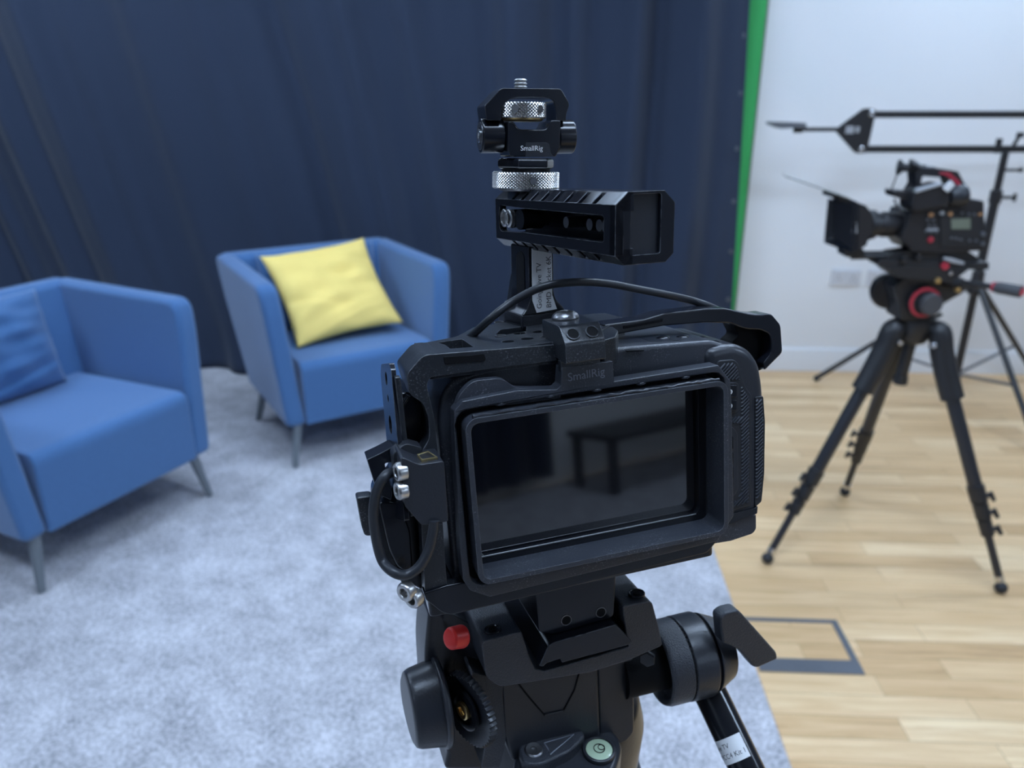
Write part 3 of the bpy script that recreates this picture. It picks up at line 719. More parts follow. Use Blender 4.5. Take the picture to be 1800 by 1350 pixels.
for (a, b, gl) in ((678,698,0),(703,721,1)):
    bt = MB().prism('xz', fillet([(131.9,-6.7),(141.8,-7.8),(141.8,-14),(131.9,-12.8)] if gl == 0 else [(131.9,-14.3),(141.8,-15.5),(141.8,-20.8),(131.8,-19.9)],.8), 14.2, 15.4).build('button', M_['gloss'], t, .3)
    c = ([(137.9,14,-10.7)] if gl == 0 else [(137.9,14,-18)])[0]
    g = MB().lathe([(.75,0),(1.25,0),(1.25,.15),(.75,.15),(.75,0)], (c[0],14.25,c[2]), (0,-1,0), 24, caps=False)
    if gl: g.box((c[0],14.15,c[2]+.5),(.35,.15,.8)).box((c[0]+.4,14.15,c[2]-.3),(.8,.15,.3),(0,.6,0))
    else: g.box((c[0]+.1,14.15,c[2]),(.7,.15,.7),(0,.78,0))
    g.build('icon', M_['white'], bt)
cap = fillet([(131.4,-28.6),(139.8,-29.3),(142.8,-33.1),(143.2,-63.6),(140.8,-66.9),(131.2,-67)],[0,1.5,1.5,1.5,1.5,0])
MB().prism('xz', cap, 14.9, 16.4).build('button_bezel', M_['satin'], t, .5)
for pts in ([(131.8,-33.2),(138.9,-33.8),(139.8,-34.9),(139.8,-40.9),(131.7,-40.2)], [(131.7,-41.4),(138.9,-42),(139.8,-43),(139.8,-48.9),(131.7,-48.1)], [(131.7,-49.3),(138.9,-49.9),(139.8,-51),(139.8,-56.9),(131.6,-56)], [(131.6,-57.3),(138.9,-58),(139.8,-59.1),(139.5,-62.7),(131.6,-62.5)]):
    MB().prism('xz', fillet(pts,.6), 14.1, 15.3).build('button', M_['gloss'], t, .35)
MB().prism('xz', fillet([(125.1,-77.4),(139.7,-77.4),(154,-76.6),(155.7,-75.9),(155.4,-80.1),(139.7,-82.8),(125,-82.4)],.6), 16.4, 70).build('grip_trim', M_['gloss'], t, 1)
MB().prism('xz', fillet([(125.6,-83),(140.4,-82.7),(155.7,-81.5),(155.8,-89.7),(153.7,-91.9),(140.3,-93.4),(125.5,-92.6)],[0,0,.5,2,2,0,0]), 17.8, 68).build('battery_door', M_['plastic'], t, 1.4, seg=3)
MB().prism('xz', fillet([(97.4,15.5),(102.1,16.9),(114.5,16.6),(136.9,13.8),(140.8,11.6),(140.7,10.1)],.8), 25, 44).build('top_control_panel', M_['satin'], t, 1)
for p in [(111.9,34,16.5),(122.7,34,15.5),(134,34,13.5)]:
    MB().sphere((p[0],34,p[2]-.3), 3.2, 16, (1.2,1,.45)).build('button', M_['gloss'], t)
MB().prism('xz', [(85,16.1),(93.9,15.3),(93.9,14.8),(85,15.5)], 18.7, 20.5).build('slit', M_['void'], t)
MB().prism('xz', rr(1.5,126.5,-77.5,-1.5,4), 16.0, 20.3, holes=[rr(4.5,121,-72.8,-5.5,3)]).build('screen_bezel', M_['gloss'], t, .5)
MB().tube([(5.5,16.0,-73.0),(119,16.0,-73.0)], .4, 8).build('bezel_highlight', M_['darksteel'], t)  # thin bright tube added as a painted highlight along the screen ledge
MB().prism('xz', rr(4.0,121.5,-73.3,-5.0,3), 18.6, 20.2).build('screen', M_['glass'], t, .15)
MB().lathe([(30,0),(30,10),(26,12),(26,20),(24,20),(22,6)], (62,73,-38), (0,1,0), 40).build('lens_mount', M_['satin'], t, .5)

# ------------------------------------------------------------------ cage
t = thing('camera_cage', 'R', (70,45,-98), 'black metal cage of bars and drilled plates bolted around the foreground camera', 'camera cage')
CAGE = t
MB().prism('xz', fillet([(-12.6,27.5),(47.3,24.6),(48.3,17),(17.3,17.4),(-10.6,17.3),(-12.4,14.2),(-10.4,-1.9),(-10.3,-16.7),(-12.4,-84.4),(-22.9,-85.6),(-21,-45.6),(-18,-15.9),(-13.6,-10.7),(-13,-2),(-14.5,6.1),(-20.1,10.8),(-20.7,19.9)],[3,0,0,0,4,3,3,0,0,1,1,3,3,3,4,2,2]), 14, 24).build('rear_frame', M_['anod'], t, 1.0, seg=2)
MB().prism('xz', fillet([(-12.3,27.1),(-4.9,26.7),(-5.4,21.3),(-10.5,17.3),(-18.8,10.2),(-20.4,19.5)],[3,0,0,2,1,2]), 23.5, 46).build('corner_block', M_['anod'], t, 1.0)
MB().prism('xz', fillet([(-23.7,-83.4),(-13,-82),(48.4,-83),(128.9,-82.6),(129.2,-89),(123.5,-94.3),(47.7,-96.6),(-12.3,-97.6),(-16.2,-95.4),(-23,-87.3)],[1,0,0,1,2,2,0,3,2,1]), 12.5, 19.5).build('bottom_lip', M_['anod_clean'], t, .8)
MB().prism('xy', fillet([(-22,14),(128,14),(132,40),(120,76),(-18,76)],3), -97.5, -88).build('bottom_plate', M_['anod_clean'], t, .8)
def hx(px, r=3.0): return circ(px[0], px[1], r, 12)
hl = [hx(p, 3.2) for p in [(30.3,30.2),(40.1,31.2),(40.9,46.3),(50.3,44.5)]]
slot = fillet([(30,51),(36.1,63.1),(50,63.9),(45.6,50),(33.2,46.8)],1.5)
shoe = [(0.5,49),(12.8,50),(13.1,16.7),(5.3,17.9),(2.6,31.6),(2.5,41.1)]
tri1 = [(-9.8,55),(-5.6,53.5),(-9.6,40.4)]
MB().prism('xy', fillet([(-10,17),(47,15.5),(66,13),(78,30),(100,52),(98,74),(60,84),(26,79),(12,58),(-13,50)],2), 15.5, 25.5, holes=hl+[slot, shoe, tri1]).build('top_plate', M_['anod'], t, .5)
MB().prism('xy', fillet([(-6,20),(60,18),(70,60),(20,60)],2), 15.0, 17).build('shoe_floor', M_['void'], t)
g = MB()
for p in [(30.9,45),(41,83.8),(53.8,41.8),(48.5,28.2)]:
    g.lathe([(2.1,0),(2.9,.1),(2.9,.5),(2.1,.5),(2.1,0)], (p[0],p[1],25.4), (0,0,1), 14, caps=False)
g.build('threaded_holes', M_['darksteel'], t)
MB().prism('xz', fillet([(-3.9,25.6),(8.2,24.7),(14.4,24.7),(15,21.8),(13.6,21.2),(-3.7,22.2)],.8), 13.6, 15.5).build('shoe_notch', M_['void'], t, .2)
# left side plate with its row of holes
Msp = basis((-26.3,20,24.5), (-2.0,25,-4.5), (-3.9,0,-69))
MB().prism('xy', fillet([(0,3),(3,0),(22,0.5),(26,5),(26,74),(0,70)],1.5), -2.2, 0,
   holes=[circ(13,c,r,14,r*1.2) for c, r in ((7,2.6),(16,1.5),(28,3.6),(40,1.5),(50,2.8))], M=Msp).build('side_plate', M_['anod_clean'], t, .5)
MB().bb(-25.6,-23.2,15,19.5,-46,19).build('side_rail', M_['anod'], t, .5)
MB().prism('xz', fillet([(-23.1,8.5),(-10.2,6.6),(-18.6,-92.8),(-21.4,-92.2),(-36.2,-77.9),(-40.2,-61.1),(-38,-41.4),(-27.7,-34.8)],4), 30, 60).build('side_shell', M_['gloss'], t, 3)
MB().tube(spline([(-19.7,22,8.5),(-23,22,3.8),(-24.9,22,-3.9),(-24.7,22,-12),(-23,22,-17.7),(-18,22,-17.2)],5), 1.1, 8).build('side_ring', M_['anod_clean'], t)
# right arm: bar rising over the grip with an end ring
MB().prism('xz', fillet([(81.8,26.3),(102.7,26.4),(114.1,28.3),(137.9,28.1),(149.7,26.9),(165.5,22),(170.3,21.3),(176.8,21.2),(182.8,14.4),(184.2,-0.9),(173.4,-9.2),(172,-5.2),(177.1,-0.3),(177,6.2),(175.9,10.3),(170.7,13.1),(161.1,14.6),(152.4,18.9),(137.8,20.9),(114.2,21.9),(88.9,20.6),(81.5,19.8)],
   [0,2,1,2,3,2,1,2,2,2,0,1,2,2,3,2,4,2,1,1,1,0]), 37, 50).build('right_arm', M_['anod_clean'], t, .8)
MB().prism('xz', fillet([(158,17.6),(179.3,13.8),(186.8,9.8),(185.6,-4.3),(178.8,-9.8),(167.1,-13),(160.1,-5.7),(157,6.6),(162.1,10)],2), 44, 56).build('arm_web', M_['void'], t, .6)
MB().prism('xz', [(92.1,24.5),(112.1,25.4),(113.3,25.8),(113.3,24.3),(92,23.1)], 36.4, 37.4).build('channel_shade', M_['void'], t)  # dark strip on the bar paints in the shade of its channel
MB().prism('xy', fillet([(78.5,40.7),(87.3,41.4),(84,25.1),(76.5,11.7),(68.7,7.9),(66.7,12.6)],2), 12, 25).build('lug', M_['anod'], t, .7)
for p in [(-26,18,-83.7),(-29,18,-79.5)]:
    MB().screw((p[0]-1,p[1]-6,p[2]), (-.75,-.65,0), 4.6, 4.5).build('bolt', M_['nickel'], t, .3)
MB().cyl([(-29.2,20,-79.9)][0], Vector([(-32.5,20,-80.3)][0]), 3.2).build('plug', M_['rubber'], t, .6)

# ------------------------------------------------------------------ screen sun hood with its clamp
t = thing('screen_hood', 'R', (64,8,-79), 'black rectangular sun hood framing the rear screen, held by a clamp with a thumb screw', 'screen hood')
MB().prism('xz', rr(0,128,-79,0,6,6), 0, 18, holes=[rr(2.4,125.6,-76.6,-2.4,4,6)]).build('shade', M_['plastic'], t, .6)
fo = [(1.1,6.5),(26.1,7.8),(44.8,5.7),(46.8,7.3),(47.8,15.3),(72.5,15),(72.9,5.5),(126.8,5.9),(133.2,-2.6),(133.9,-11.9),(135.1,-73.4),(125.6,-85.6),(6,-89.1),(-2.9,-83.8),(-5.9,-77.9),(-6,-63.9),(-4.2,-17.8),(-2.8,2.5)]
MB().prism('xz', fo, 6.5, 15, holes=[[(3.2 if False else x, z) for x, z in rr(-2.6,130.2,-82.0,2.6,6,3)]]).build('flange', M_['plastic'], t, .5)
MB().prism('xz', rr(-3,130.5,-82.4,3,6,3), 12.5, 14.5, holes=[rr(-.2,128.2,-79.2,.2,5,3)]).build('flange_floor', M_['void'], t)
MB().prism('xz', fillet([(-1.3,3.6),(1.2,8.9),(7.3,14),(20.8,13.4),(26.5,8.1),(48,4.6),(47.8,0),(24.6,0.2)],[1,4,4,3,2,0,0,0]), 10.5, 15).build('top_skirt', M_['plastic'], t, 1.2, seg=3)
# grip blobs along the flange lip
g = MB()
for p in [(18.4,6.8,3.8),(41.8,6.8,4),(64.4,6.8,3.7),(86.7,6.8,3.6),(109.6,6.8,3.4)]: g.sphere((p[0],p[1]+1,p[2]-1.2),1.5,10,(1.8,1,.8))
g.build('lip_nubs', M_['plastic'], t)
# thin worn ridge on top of the rim
g = MB(); rnd = random.Random(4)
pts = [(4+120*i/60, 1.4+.5*math.sin(i*.9), .15+rnd.uniform(0,.7)) for i in range(61)]
g.tube(pts, [.55+rnd.uniform(0,.5) for _ in pts], 8)
g.build('adhesive_strip', M_['satin'], t)
# bracket block (profile in the y-z plane)
MB().prism('yz', fillet([(0,18),(0,27),(6.5,34),(30,34),(30,19),(8,18.6),(8,18)],[1,1.5,1.5,1,0,0,0]), 47.5, 66.5).build('clamp_block', M_['anod'], t, .8)
MB().prism('yz', [(7,5),(7,18.3),(11,18.3),(11,5)], 47.5, 66.5).build('clamp_tongue', M_['anod'], t, .3)
for x in (52.5, 61.5):
    n_ = Vector((0,-7,6.5)).normalized()
    MB().lathe([(2.6,0),(3.1,.05),(3.1,.35),(2.6,.35),(2.6,0)], (x,2.9,30.6), n_, 20, caps=False).build('hole_rim', M_['anod_clean'], t)
    MB().lathe([(2.75,0),(2.75,.12)], (x,3.0,30.7), n_, 20).build('socket_hole', M_['void'], t)
p = [(57.1,24.2)][0]
sc = MB().lathe([(6.3,0),(6.5,.8),(5.9,2.2),(4.4,3.4),(2.4,4.0),(2.0,4.0),(1.9,3.0)], (p[0],min(p[1],26),33.8), (0,0,1), 32).build('thumb_screw', M_['darksteel'], t, .2)
LG = text_obj('embossed_letters', 'SmallRig', 5.4, M_['engrave'], t, basis((50.2,6.42,8.6),(1,0,.03),(0,0,1)), .12, 'raised tone-on-tone lettering')

# ------------------------------------------------------------------ handle on its stem (frame H)
t = thing('cage_handle', 'H', (14,60,-68), 'black machined grooved handle raised above the cage on a labelled stem', 'handle')
HAN = t
oct_ = [(0,-5),(6,0),(24,0),(29.6,-5),(29.6,-26),(25.5,-29.6),(4.5,-29.6),(0,-25.5)]
HL = 114
# solid shell: outer octagon minus the slot in its left flank, built as shells
mb = MB()
def flank(x0, x1):   # left flank plate with the long window
    o = [(0,-5),(HL,-5),(HL,-25.5),(0,-25.5)]
    hole = fillet([(8.5,-9.5),(84,-8.9),(109,-8.0),(110,-12),(110,-19),(108,-21.5),(82,-20.6),(8.5,-20.4)],[1.5,1,3,1,1,3,1,1.5])
    MB().prism('yz', o, x0, x1, holes=[hole]).build('flank', M_['anod_clean'], t, .5)
flank(0, 4)
MB().prism('xz', [(4,-4),(5.5,-.2),(24,0),(29.6,-5),(29.6,-26),(25.5,-29.6),(4.5,-29.6),(4,-27),(17,-24.5),(17,-7)], 4, HL-.5).build('spine', M_['anod_clean'], t, .4)
# upper and lower chamfers cut into teeth
def teeth(zc, up):
    g = MB()
    edges = [(0,15),(18.5,27),(30.3,38.7),(42,50),(53.5,61),(64.5,72),(75,82),(85.5,92),(95.5,HL)]
    for y0, y1 in edges:
        if up: pr = [(0.05,-6.2),(0.05,-5),(6,-.02),(9,-.02),(9,-8),(4.2,-8)]
        else: pr = [(0.05,-24.3),(4.2,-22.6),(9,-22.6),(9,-29.55),(4.5,-29.55),(0.05,-25.5)]
        g.prism('xz', pr, y0, y1)
    return g
teeth(0, True).build('upper_teeth', M_['anod_clean'], t, .3)
teeth(0, False).build('lower_teeth', M_['anod_clean'], t, .3)
g = MB()
for y0, y1 in ((15,18.5),(27,30.3),(38.7,42),(50,53.5),(61,64.5),(72,75),(82,85.5),(92,95.5)):
    g.hexa([(1.6,y0,-6.3),(1.6,y1,-6.3),(9,y1,-6.3),(9,y0,-6.3),(6.8,y0,-1.7),(6.8,y1,-1.7),(9,y1,-1.7),(9,y0,-1.7)])
    g.hexa([(1.6,y0,-24),(1.6,y1,-24),(9,y1,-24),(9,y0,-24),(6.0,y0,-28.2),(6.0,y1,-28.2),(9,y1,-28.2),(9,y0,-28.2)])
g.build('groove_floors', M_['anod_clean'], t)
# end cap with its square recess
MB().prism('xz', oct_, -.0, 4.2, holes=[[(7.6,-25.6),(22.5,-25.6),(22.5,.5-.6),(7.6,-.1)]] if False else [rr(7.6,22.5,-25.6,-1.2,1)]).build('end_cap', M_['anod_clean'], t, .6)
MB().bb(7,23,2.2,5,-26,-.6).build('end_recess', M_['satin'], t)
# things seen in the window
g = MB()
for y in (50,29.5,21.5,17,10.2):
    g.cyl((6,y,-14.5),(17,y,-14.5),2.6,n=18)
g.build('thread_posts', M_['darksteel'], t)
for y in (106.2,101.0):
    MB().lathe([(3.0,0),(4.6,.2),(4.6,1.6),(3.9,2.0),(3.0,2.0),(2.7,1.2),(2.7,0)], (2.6,y,-14.8), (-1,0,0), 24).build('bolt', M_['nickel'], t, .15)
MB().cyl((2,98.5,-14.8),(14,98.5,-14.8),4.8,n=20).cyl((2,90,-14.8),(14,90,-14.8),5.2,n=20).build('bolt_barrel', M_['gloss'], t)
MB().bb(2.5,4.6,8.8,88,-23.6,-20.6).build('rail', M_['anod_clean'], t, .4)
# stem
sx0, sx1, sy0, sy1 = 2.4, 16.6, 80, 103
MB().prism('xz', fillet([(sx0,-28),(sx1,-28),(sx1,-52),(18,-56),(23,-61),(22.5,-68),(-2.5,-68),(-2.5,-62.5),(1,-59),(sx0,-52)],[0,0,2,2,1,.5,.5,1,2,2]), sy0+1.4, sy1-1.4).build('stem', M_['anod_clean'], t, .4)
MB().prism('xz', fillet([(sx0+1.1,-28),(sx1-1,-28),(sx1-1,-52),(17,-56),(22,-61.3),(-1.8,-62.0),(.6,-59),(sx0+.8,-52)],[0,0,2,2,0,0,1,2]), sy0, sy0+2).build('stem_face', M_['gloss'], t, .3)
MB().bb(-2.5,24,sy0,sy1+6,-69.5,-62.2).build('foot_plate', M_['anod_clean'], t, .5)
MB().prism('yz', rr(86,95,-54,-31,4), sx0-.35, sx0+.5).build('stem_groove', M_['void'], t, .1)
MB().cyl((0.5,99,-62),(0.5,99,-57.5),3.4).build('bolt', M_['darksteel'], t, .5)
MB().prism('yz', fillet([(103,-66),(112,-66),(104,-45),(100,-40)],1), 3, 12).build('brace', M_['anod_clean'], t, .5)
lb = MB(); lz = [-26,-34,-42,-50,-54,-57,-59.6]; ly = [0,0,0,0,0,0,0]
lb.prism('xz', [(3.5,-27),(14.9,-27),(14.9,-53),(17.6,-60.6),(5.8,-61.4),(3.4,-55)], sy0-.25, sy0-.02)
lab = lb.build('label_sticker', M_['paper'], t, 0, label='white name label')
bm_ = basis((8.2,sy0-.3,-60.2),(.02,0,1),(-1,0,0))
text_obj('print', 'Going Live TV', 4.05, M_['ink'], lab, basis((8.6,sy0-.32,-59.6),(.0,0,1),(-1,0,0)), .0)
text_obj('print', 'BMD Pocket 6K', 4.05, M_['ink'], lab, basis((14.2,sy0-.32,-59.6),(.0,0,1),(-1,0,0)), .0)

# ------------------------------------------------------------------ monitor mount (frame M)
t = thing('monitor_mount', 'M', (-2,0,0), 'black tilting mount with knurled silver wheels on the far end of the raised handle', 'monitor mount')
def knurl(r, h, nseg, rows, org, dep=.45, mate=None, holes=0, hr=1.6, rot=0):
    mb = MB(); vs = []; fs = []
    for j in range(rows+1):
        z = h*j/rows
        for i in range(nseg):
            a = 2*PI*i/nseg+rot; k = dep if ((i+j) % 2 == 0) else 0
            if j in (0, rows): k = .0
            vs.append(((r-dep+k)*math.cos(a), (r-dep+k)*math.sin(a), z))
    for j in range(rows):
        for i in range(nseg):
            q = (i+1) % nseg
            A_, B_, C_, D_ = j*nseg+i, j*nseg+q, (j+1)*nseg+q, (j+1)*nseg+i
            if (i+j) % 2 == 0: fs += [(A_,B_,D_),(B_,C_,D_)]
            else: fs += [(A_,B_,C_),(A_,C_,D_)]
    fs.append(tuple(reversed(range(nseg)))); fs.append(tuple(range(rows*nseg,(rows+1)*nseg)))
    return mb.add(vs, fs, Matrix.Translation(org))
cx = -2.4
MB().lathe([(13.2,-.9),(13.6,-.7),(13.6,.1),(12.5,.2)], (cx,0,0), (0,0,1), 48).build('washer', M_['nickel'], t)
wh = knurl(17.2, 8.2, 116, 12, (cx,0,.2), .75).build('knurled_wheel', M_['nickel'], t, 0, smooth=False)
MB().cyl((cx-1.0,-16.2,4.3),(cx-1.0,-17.35,4.3),1.75,n=20).build('hole', M_['darksteel'], wh)
MB().lathe([(12.5,0),(12.5,1.6)], (cx,0,8.3), (0,0,1), 32).build('spacer', M_['void'], t)
MB().lathe([(13.6,0),(14.9,1.0),(14.9,4.3),(13.6,5.3)], (cx,0,9.7), (0,0,1), 6).build('hex_nut', M_['anod_clean'], t, .5)
# centre block with U notch, and the two axle barrels
MB().prism('xz', fillet([(-13.5,15.6),(10.2,15.9),(12.3,20),(12.3,33.2),(7.2,33.2),(5.2,28.7),(-9.3,28.5),(-11.6,32),(-14.6,32.3),(-14.6,20)],[1,1,2,1,1.5,3,3,1.5,1,2]), -10.5, 9).build('centre_block', M_['anod_clean'], t, 1.2, seg=3)
MB().prism('xz', fillet([(-5.6,15.8),(9.2,15.9),(7.4,17.2),(6.6,21.5),(5.2,22.6),(-5.6,22.4)],[0,.5,1,1,1,.5]), -10.75, -10).build('logo_panel', M_['satin'], t, .15)
text_obj('lettering', 'SmallRig', 3.45, M_['white'], t, basis((-8.4,-10.85,18.6),(1,0,.01),(0,0,1)), .02, 'white lettering')
for x0, x1 in ((-26.2,-15.0),(12.9,22.0)):
    MB().cyl((x0,0,25.4),(x1,0,25.6),8.3,8.3,40).build('barrel', M_['anod_clean'], t, .7, seg=3)
MB().cyl((-15.2,0,25.4),(13.1,0,25.4),2.8,2.8,24).build('axle', M_['void'], t)
MB().lathe([(4.2,0),(6.6,0),(6.6,.35),(4.2,.35),(4.2,0)], (-26.2,0,25.4), (-1,0,0), 32, caps=False).build('barrel_ring', M_['darksteel'], t)
MB().screw((-26.3,0,25.4), (-1,0,0), 3.4, .9, 1.5).build('bolt', M_['steel'], t)
# yoke
yk = fillet([(-25.0,32.5),(-26.0,39.2),(-17.6,47.4),(12.6,47.9),(17.5,40.8),(15.6,35.8),(15.8,33.0),(10.6,33.0),(10.6,36.5),(9.0,42.2),(5.5,43.6),(-11.5,43.2),(-16.0,40.4),(-17.6,36.2),(-17.6,32.5)],[1,1.2,1.5,1.5,2,1.5,.5,.5,1.5,3,3,3,3,1.5,.5])
MB().prism('xz', yk, -8.5, 8.5).build('yoke', M_['anod_clean'], t, .9, seg=3)
wh = knurl(12.2, 7.4, 84, 10, (-5.4,-2.2,33.9), .7).build('knurled_wheel', M_['nickel'], t, 0, smooth=False)
for a in (-2.12, -1.02):
    d = Vector((math.cos(a), math.sin(a), 0))
    MB().cyl(Vector((-5.4,-2.2,38))+d*11.3, Vector((-5.4,-2.2,38))+d*12.35, 1.9, n=20).build('hole', M_['darksteel'], wh)
MB().lathe([(9.5,0),(10.5,.6),(10.5,1.4)], (-5.4,-2.2,32.6), (0,0,1), 32).build('flange', M_['brass'], wh)
MB().lathe([(3.3 if i % 2 else 2.5, .75*i) for i in range(9)], (-5.6,0,46.5), (0,0,1), 24).build('thread', M_['nickel'], t, .15)

# ------------------------------------------------------------------ left side: socket block, cable loop, clamp arm
t = thing('socket_clamp', 'R', (-20,5,-50), 'black cable clamp block with a metal socket and silver bolts, left of the screen', 'cable clamp')
MB().prism('xz', fillet([(-29.3,-9.9),(-21.7,-14.9),(-11.3,-15),(-11.9,-42.7),(-23.5,-42.3),(-29.8,-32.1)],[2,1.5,1.5,1,1.5,1]), -5, 14).build('block', M_['satin'], t, 1.6, seg=4)
tp = [(-20.9,5.8),(-15.7,8),(-13.5,-2.2),(-20.4,-2.5)]
MB().prism('xy', [(x,y) for x, y in tp], -15.5, -13.75, holes=[[(sum(q[0] for q in tp)/4+(x-sum(q[0] for q in tp)/4)*.86, sum(q[1] for q in tp)/4+(y-sum(q[1] for q in tp)/4)*.84) for x, y in tp]]).build('socket_frame', M_['gold'], t)
MB().prism('xy', tp, -15.4, -14.0).build('socket_inside', M_['darksteel'], t)
MB().prism('xz', fillet([(-31.2,-13.2),(-24.8,-9.1),(-17.4,-12.4),(-20.5,-18.2),(-28.3,-37.5),(-30.7,-31.7)],2), 9, 18).build('bracket', M_['rubber'], t, 1.2)
for q in (828, 861):
    p = Vector(([(-29,-2,-17.5)] if q == 828 else [(-29.6,-2,-25.8)])[0])
    MB().screw(p+Vector((1.5,0,0)), (-1,-.22,.05), 4.1, 4.6, 2.0).build('bolt', M_['nickel'], t, .3)

t = thing('clamp_arm', 'R', (-36,24,-30), 'black angular clamp arm with a lever, behind the cable loop at the left side', 'clamp')
MB().prism('xz', fillet([(-41.2,-18.1),(-35.1,-16.2),(-25,-12.5),(-23.1,-19),(-30,-21.1),(-33.7,-21.3),(-31.6,-35.7),(-32.6,-39.4),(-38.3,-35)],[.5,.5,.5,0,1,1,1,1,.5]), 22, 34).build('arm', M_['anod_clean'], t, .6)
MB().prism('xz', fillet([(-47.5,-38.3),(-40.9,-38.7),(-37.7,-43),(-40.5,-58.4),(-45.9,-58.2),(-46.8,-52.8)],[1.5,1,1,1,2,1]), 30, 38).build('lever', M_['anod'], t, .8)
MB().prism('xz', fillet([(-38.3,-39.8),(-29.1,-41.6),(-25.3,-56.6),(-26.1,-77),(-32.6,-75),(-35.8,-64.9),(-37.9,-45.6)],3), 24, 32).build('jaw', M_['anod_clean'], t, 1)

cab = spline([(-28.6,10,-24.3)]+[(-31.6,8,-21.2)]+[(-35.9,2,-19.9),(-39.9,2,-25.7),(-42.5,2,-35.1),(-42.8,2,-46.9),(-41.4,2,-58)]+[(-37.7,-5,-61.1),(-32.3,-5,-63.4),(-26.3,-5,-60.6),(-21.6,-5,-53.5),(-18.8,-5,-44.8),(-18.2,-5,-40.9)],8)
MB().tube(cab, 2.25, 16).build('cable', M_['rubber'], None, fr='R', org=tuple([(-42.9,-4,-32.6)][0]), label='short black cable looping down from the small clamp block', cat='cable')
cab = spline([(18.6,58,24.6)]+[(20.9,52,28.1)]+[(28,44,36),(39,44,42.2)]+[(51.8,38,48.1),(67.8,38,48.6),(84,38,46.4),(100.6,38,41.9),(116.1,38,37.5)]+[(136,48,31.3),(146.3,48,27.1)]+[(161.1,56,20.2)],8)
MB().tube(cab, 1.95, 16).build('cable', M_['rubber'], None, fr='R', org=tuple([(68.6,40,48.4)][0]), label='thin black cable arching over the cage in front of the white label', cat='cable')

# ------------------------------------------------------------------ quick release riser and plate
t = thing('quick_release_plate', 'R', (58,50,-142), 'black riser block with two threaded holes on a sliding camera plate', 'camera plate')
MB().prism('xz', fillet([(35.5,-97)]+[(35.3,-128.7),(43.8,-132.1),(77.7,-130)]+[(80.5,-97)],[0,2,1,3,0]), 30, 80).build('riser', M_['anod_clean'], t, .9)
for p in [(50.6,30,-125.1),(70.1,30,-125.2)]:
    MB().lathe([(2.55,-3),(2.9,0),(2.9,.4),(2.55,.4),(2.3,-2.5)], (p[0],p[1],p[2]), (0,-1,0), 22, caps=False).build('hole_rim', M_['darksteel'], t)
    MB().lathe([(2.6,0),(2.6,.35)], (p[0],p[1],p[2]), (0,-1,0), 22).build('threaded_hole', M_['void'], t)
MB().prism('xz', fillet([(37.8,-134),(40.7,-132.5),(76,-130.6),(84.7,-142.6),(83,-144.2),(45,-145.2),(44.2,-142.6),(36.3,-143.3),(34.7,-144.8),(32.6,-143.9)],[.5,.5,.5,1,.5,.3,.3,.3,.5,.5]), 24, 95).build('dovetail_plate', M_['anod_clean'], t, .5)

# ------------------------------------------------------------------ fluid head
t = thing('fluid_head', 'R', (45,75,-230), 'black wrinkle-painted tripod head with a red button under the foreground camera', 'tripod head')
HEAD = t
# clamp platform: left and right shoulders joined below the plate
MB().prism('xz', fillet([(4.3,-125),(25.7,-124.5),(28.4,-138.4),(31.2,-147.8),(36.6,-150.6),(84.7,-148.4),(83.1,-139.4),(81.7,-123.5),(98.9,-124.1),(102.5,-140.7),(104.6,-152.8),(85.1,-156.5),(62.5,-158.2),(12.3,-153.5),(5,-146.1)],[3,2,1,1,0,1,1,2,3,2,2,3,0,3,4]), 28, 96).build('platform', M_['wrinkle'], t, 1.2, seg=3)
MB().prism('xz', fillet([(-7.1,-121.9),(12.6,-139.8),(28.8,-142.1),(27.1,-165),(13.8,-165.1),(-4.3,-149.6),(-10.1,-130.7)],2), 60, 94).build('clamp_side', M_['satin'], t, 1.5)
for p in ([(12.3,35.8,-126)], [(93.7,35.9,-124)]):
    q = Vector(p[0])
    MB().lathe([(4.6,-1),(4.6,.6),(3.9,.9),(3.6,.2)], (q.x,q.y,q.z+1.2), (0,0,1), 26).build('cap_screw', M_['gloss'], t, .2)
    MB().lathe([(2.1,0),(2.1,.4)], (q.x,q.y,q.z+1.9), (0,0,1), 6).build('hex_socket', M_['void'], t)
rb = Vector([(-3.2,36,-124.6)][0]); rb2 = Vector([(-15.9,30,-120.4)][0])
MB().lathe([(5.6,0),(5.9,1),(5.6,8),(4.7,9.2),(3,9.6)], rb, (rb2-rb), 28).build('red_button', M_['red'], t, .3)
# body with the V groove
MB().prism('xz', [(16.7,-162.5),(73.7,-164.8),(72.8,-215.3),(19.2,-215.6),(15.7,-196)], 46, 92).build('centre_body', M_['satin'], t, 2, seg=3)
MB().tube([(23.7,45.8,-162.1),(31.8,45.8,-177.2),(39.9,45.8,-190.8),(51,45.8,-191.4),(58.5,45.8,-179.6),(63.4,45.8,-164.9)], .5, 8).build('groove_line', M_['void'], t)
MB().prism('xz', [(39.8,-190.1),(51.2,-190.4),(50.8,-191.8),(39.7,-191.5)], 45.0, 46.2).build('groove_ledge', M_['satin'], t, .3)
MB().prism('xz', fillet([(74,-163.2),(96.1,-162.3),(95.1,-220.4),(89.1,-225.6),(84,-224.9),(72.8,-217.6)],[0,3,3,2,1,0]), 48, 92).build('right_cheek', M_['satin'], t, 1.5, seg=3)
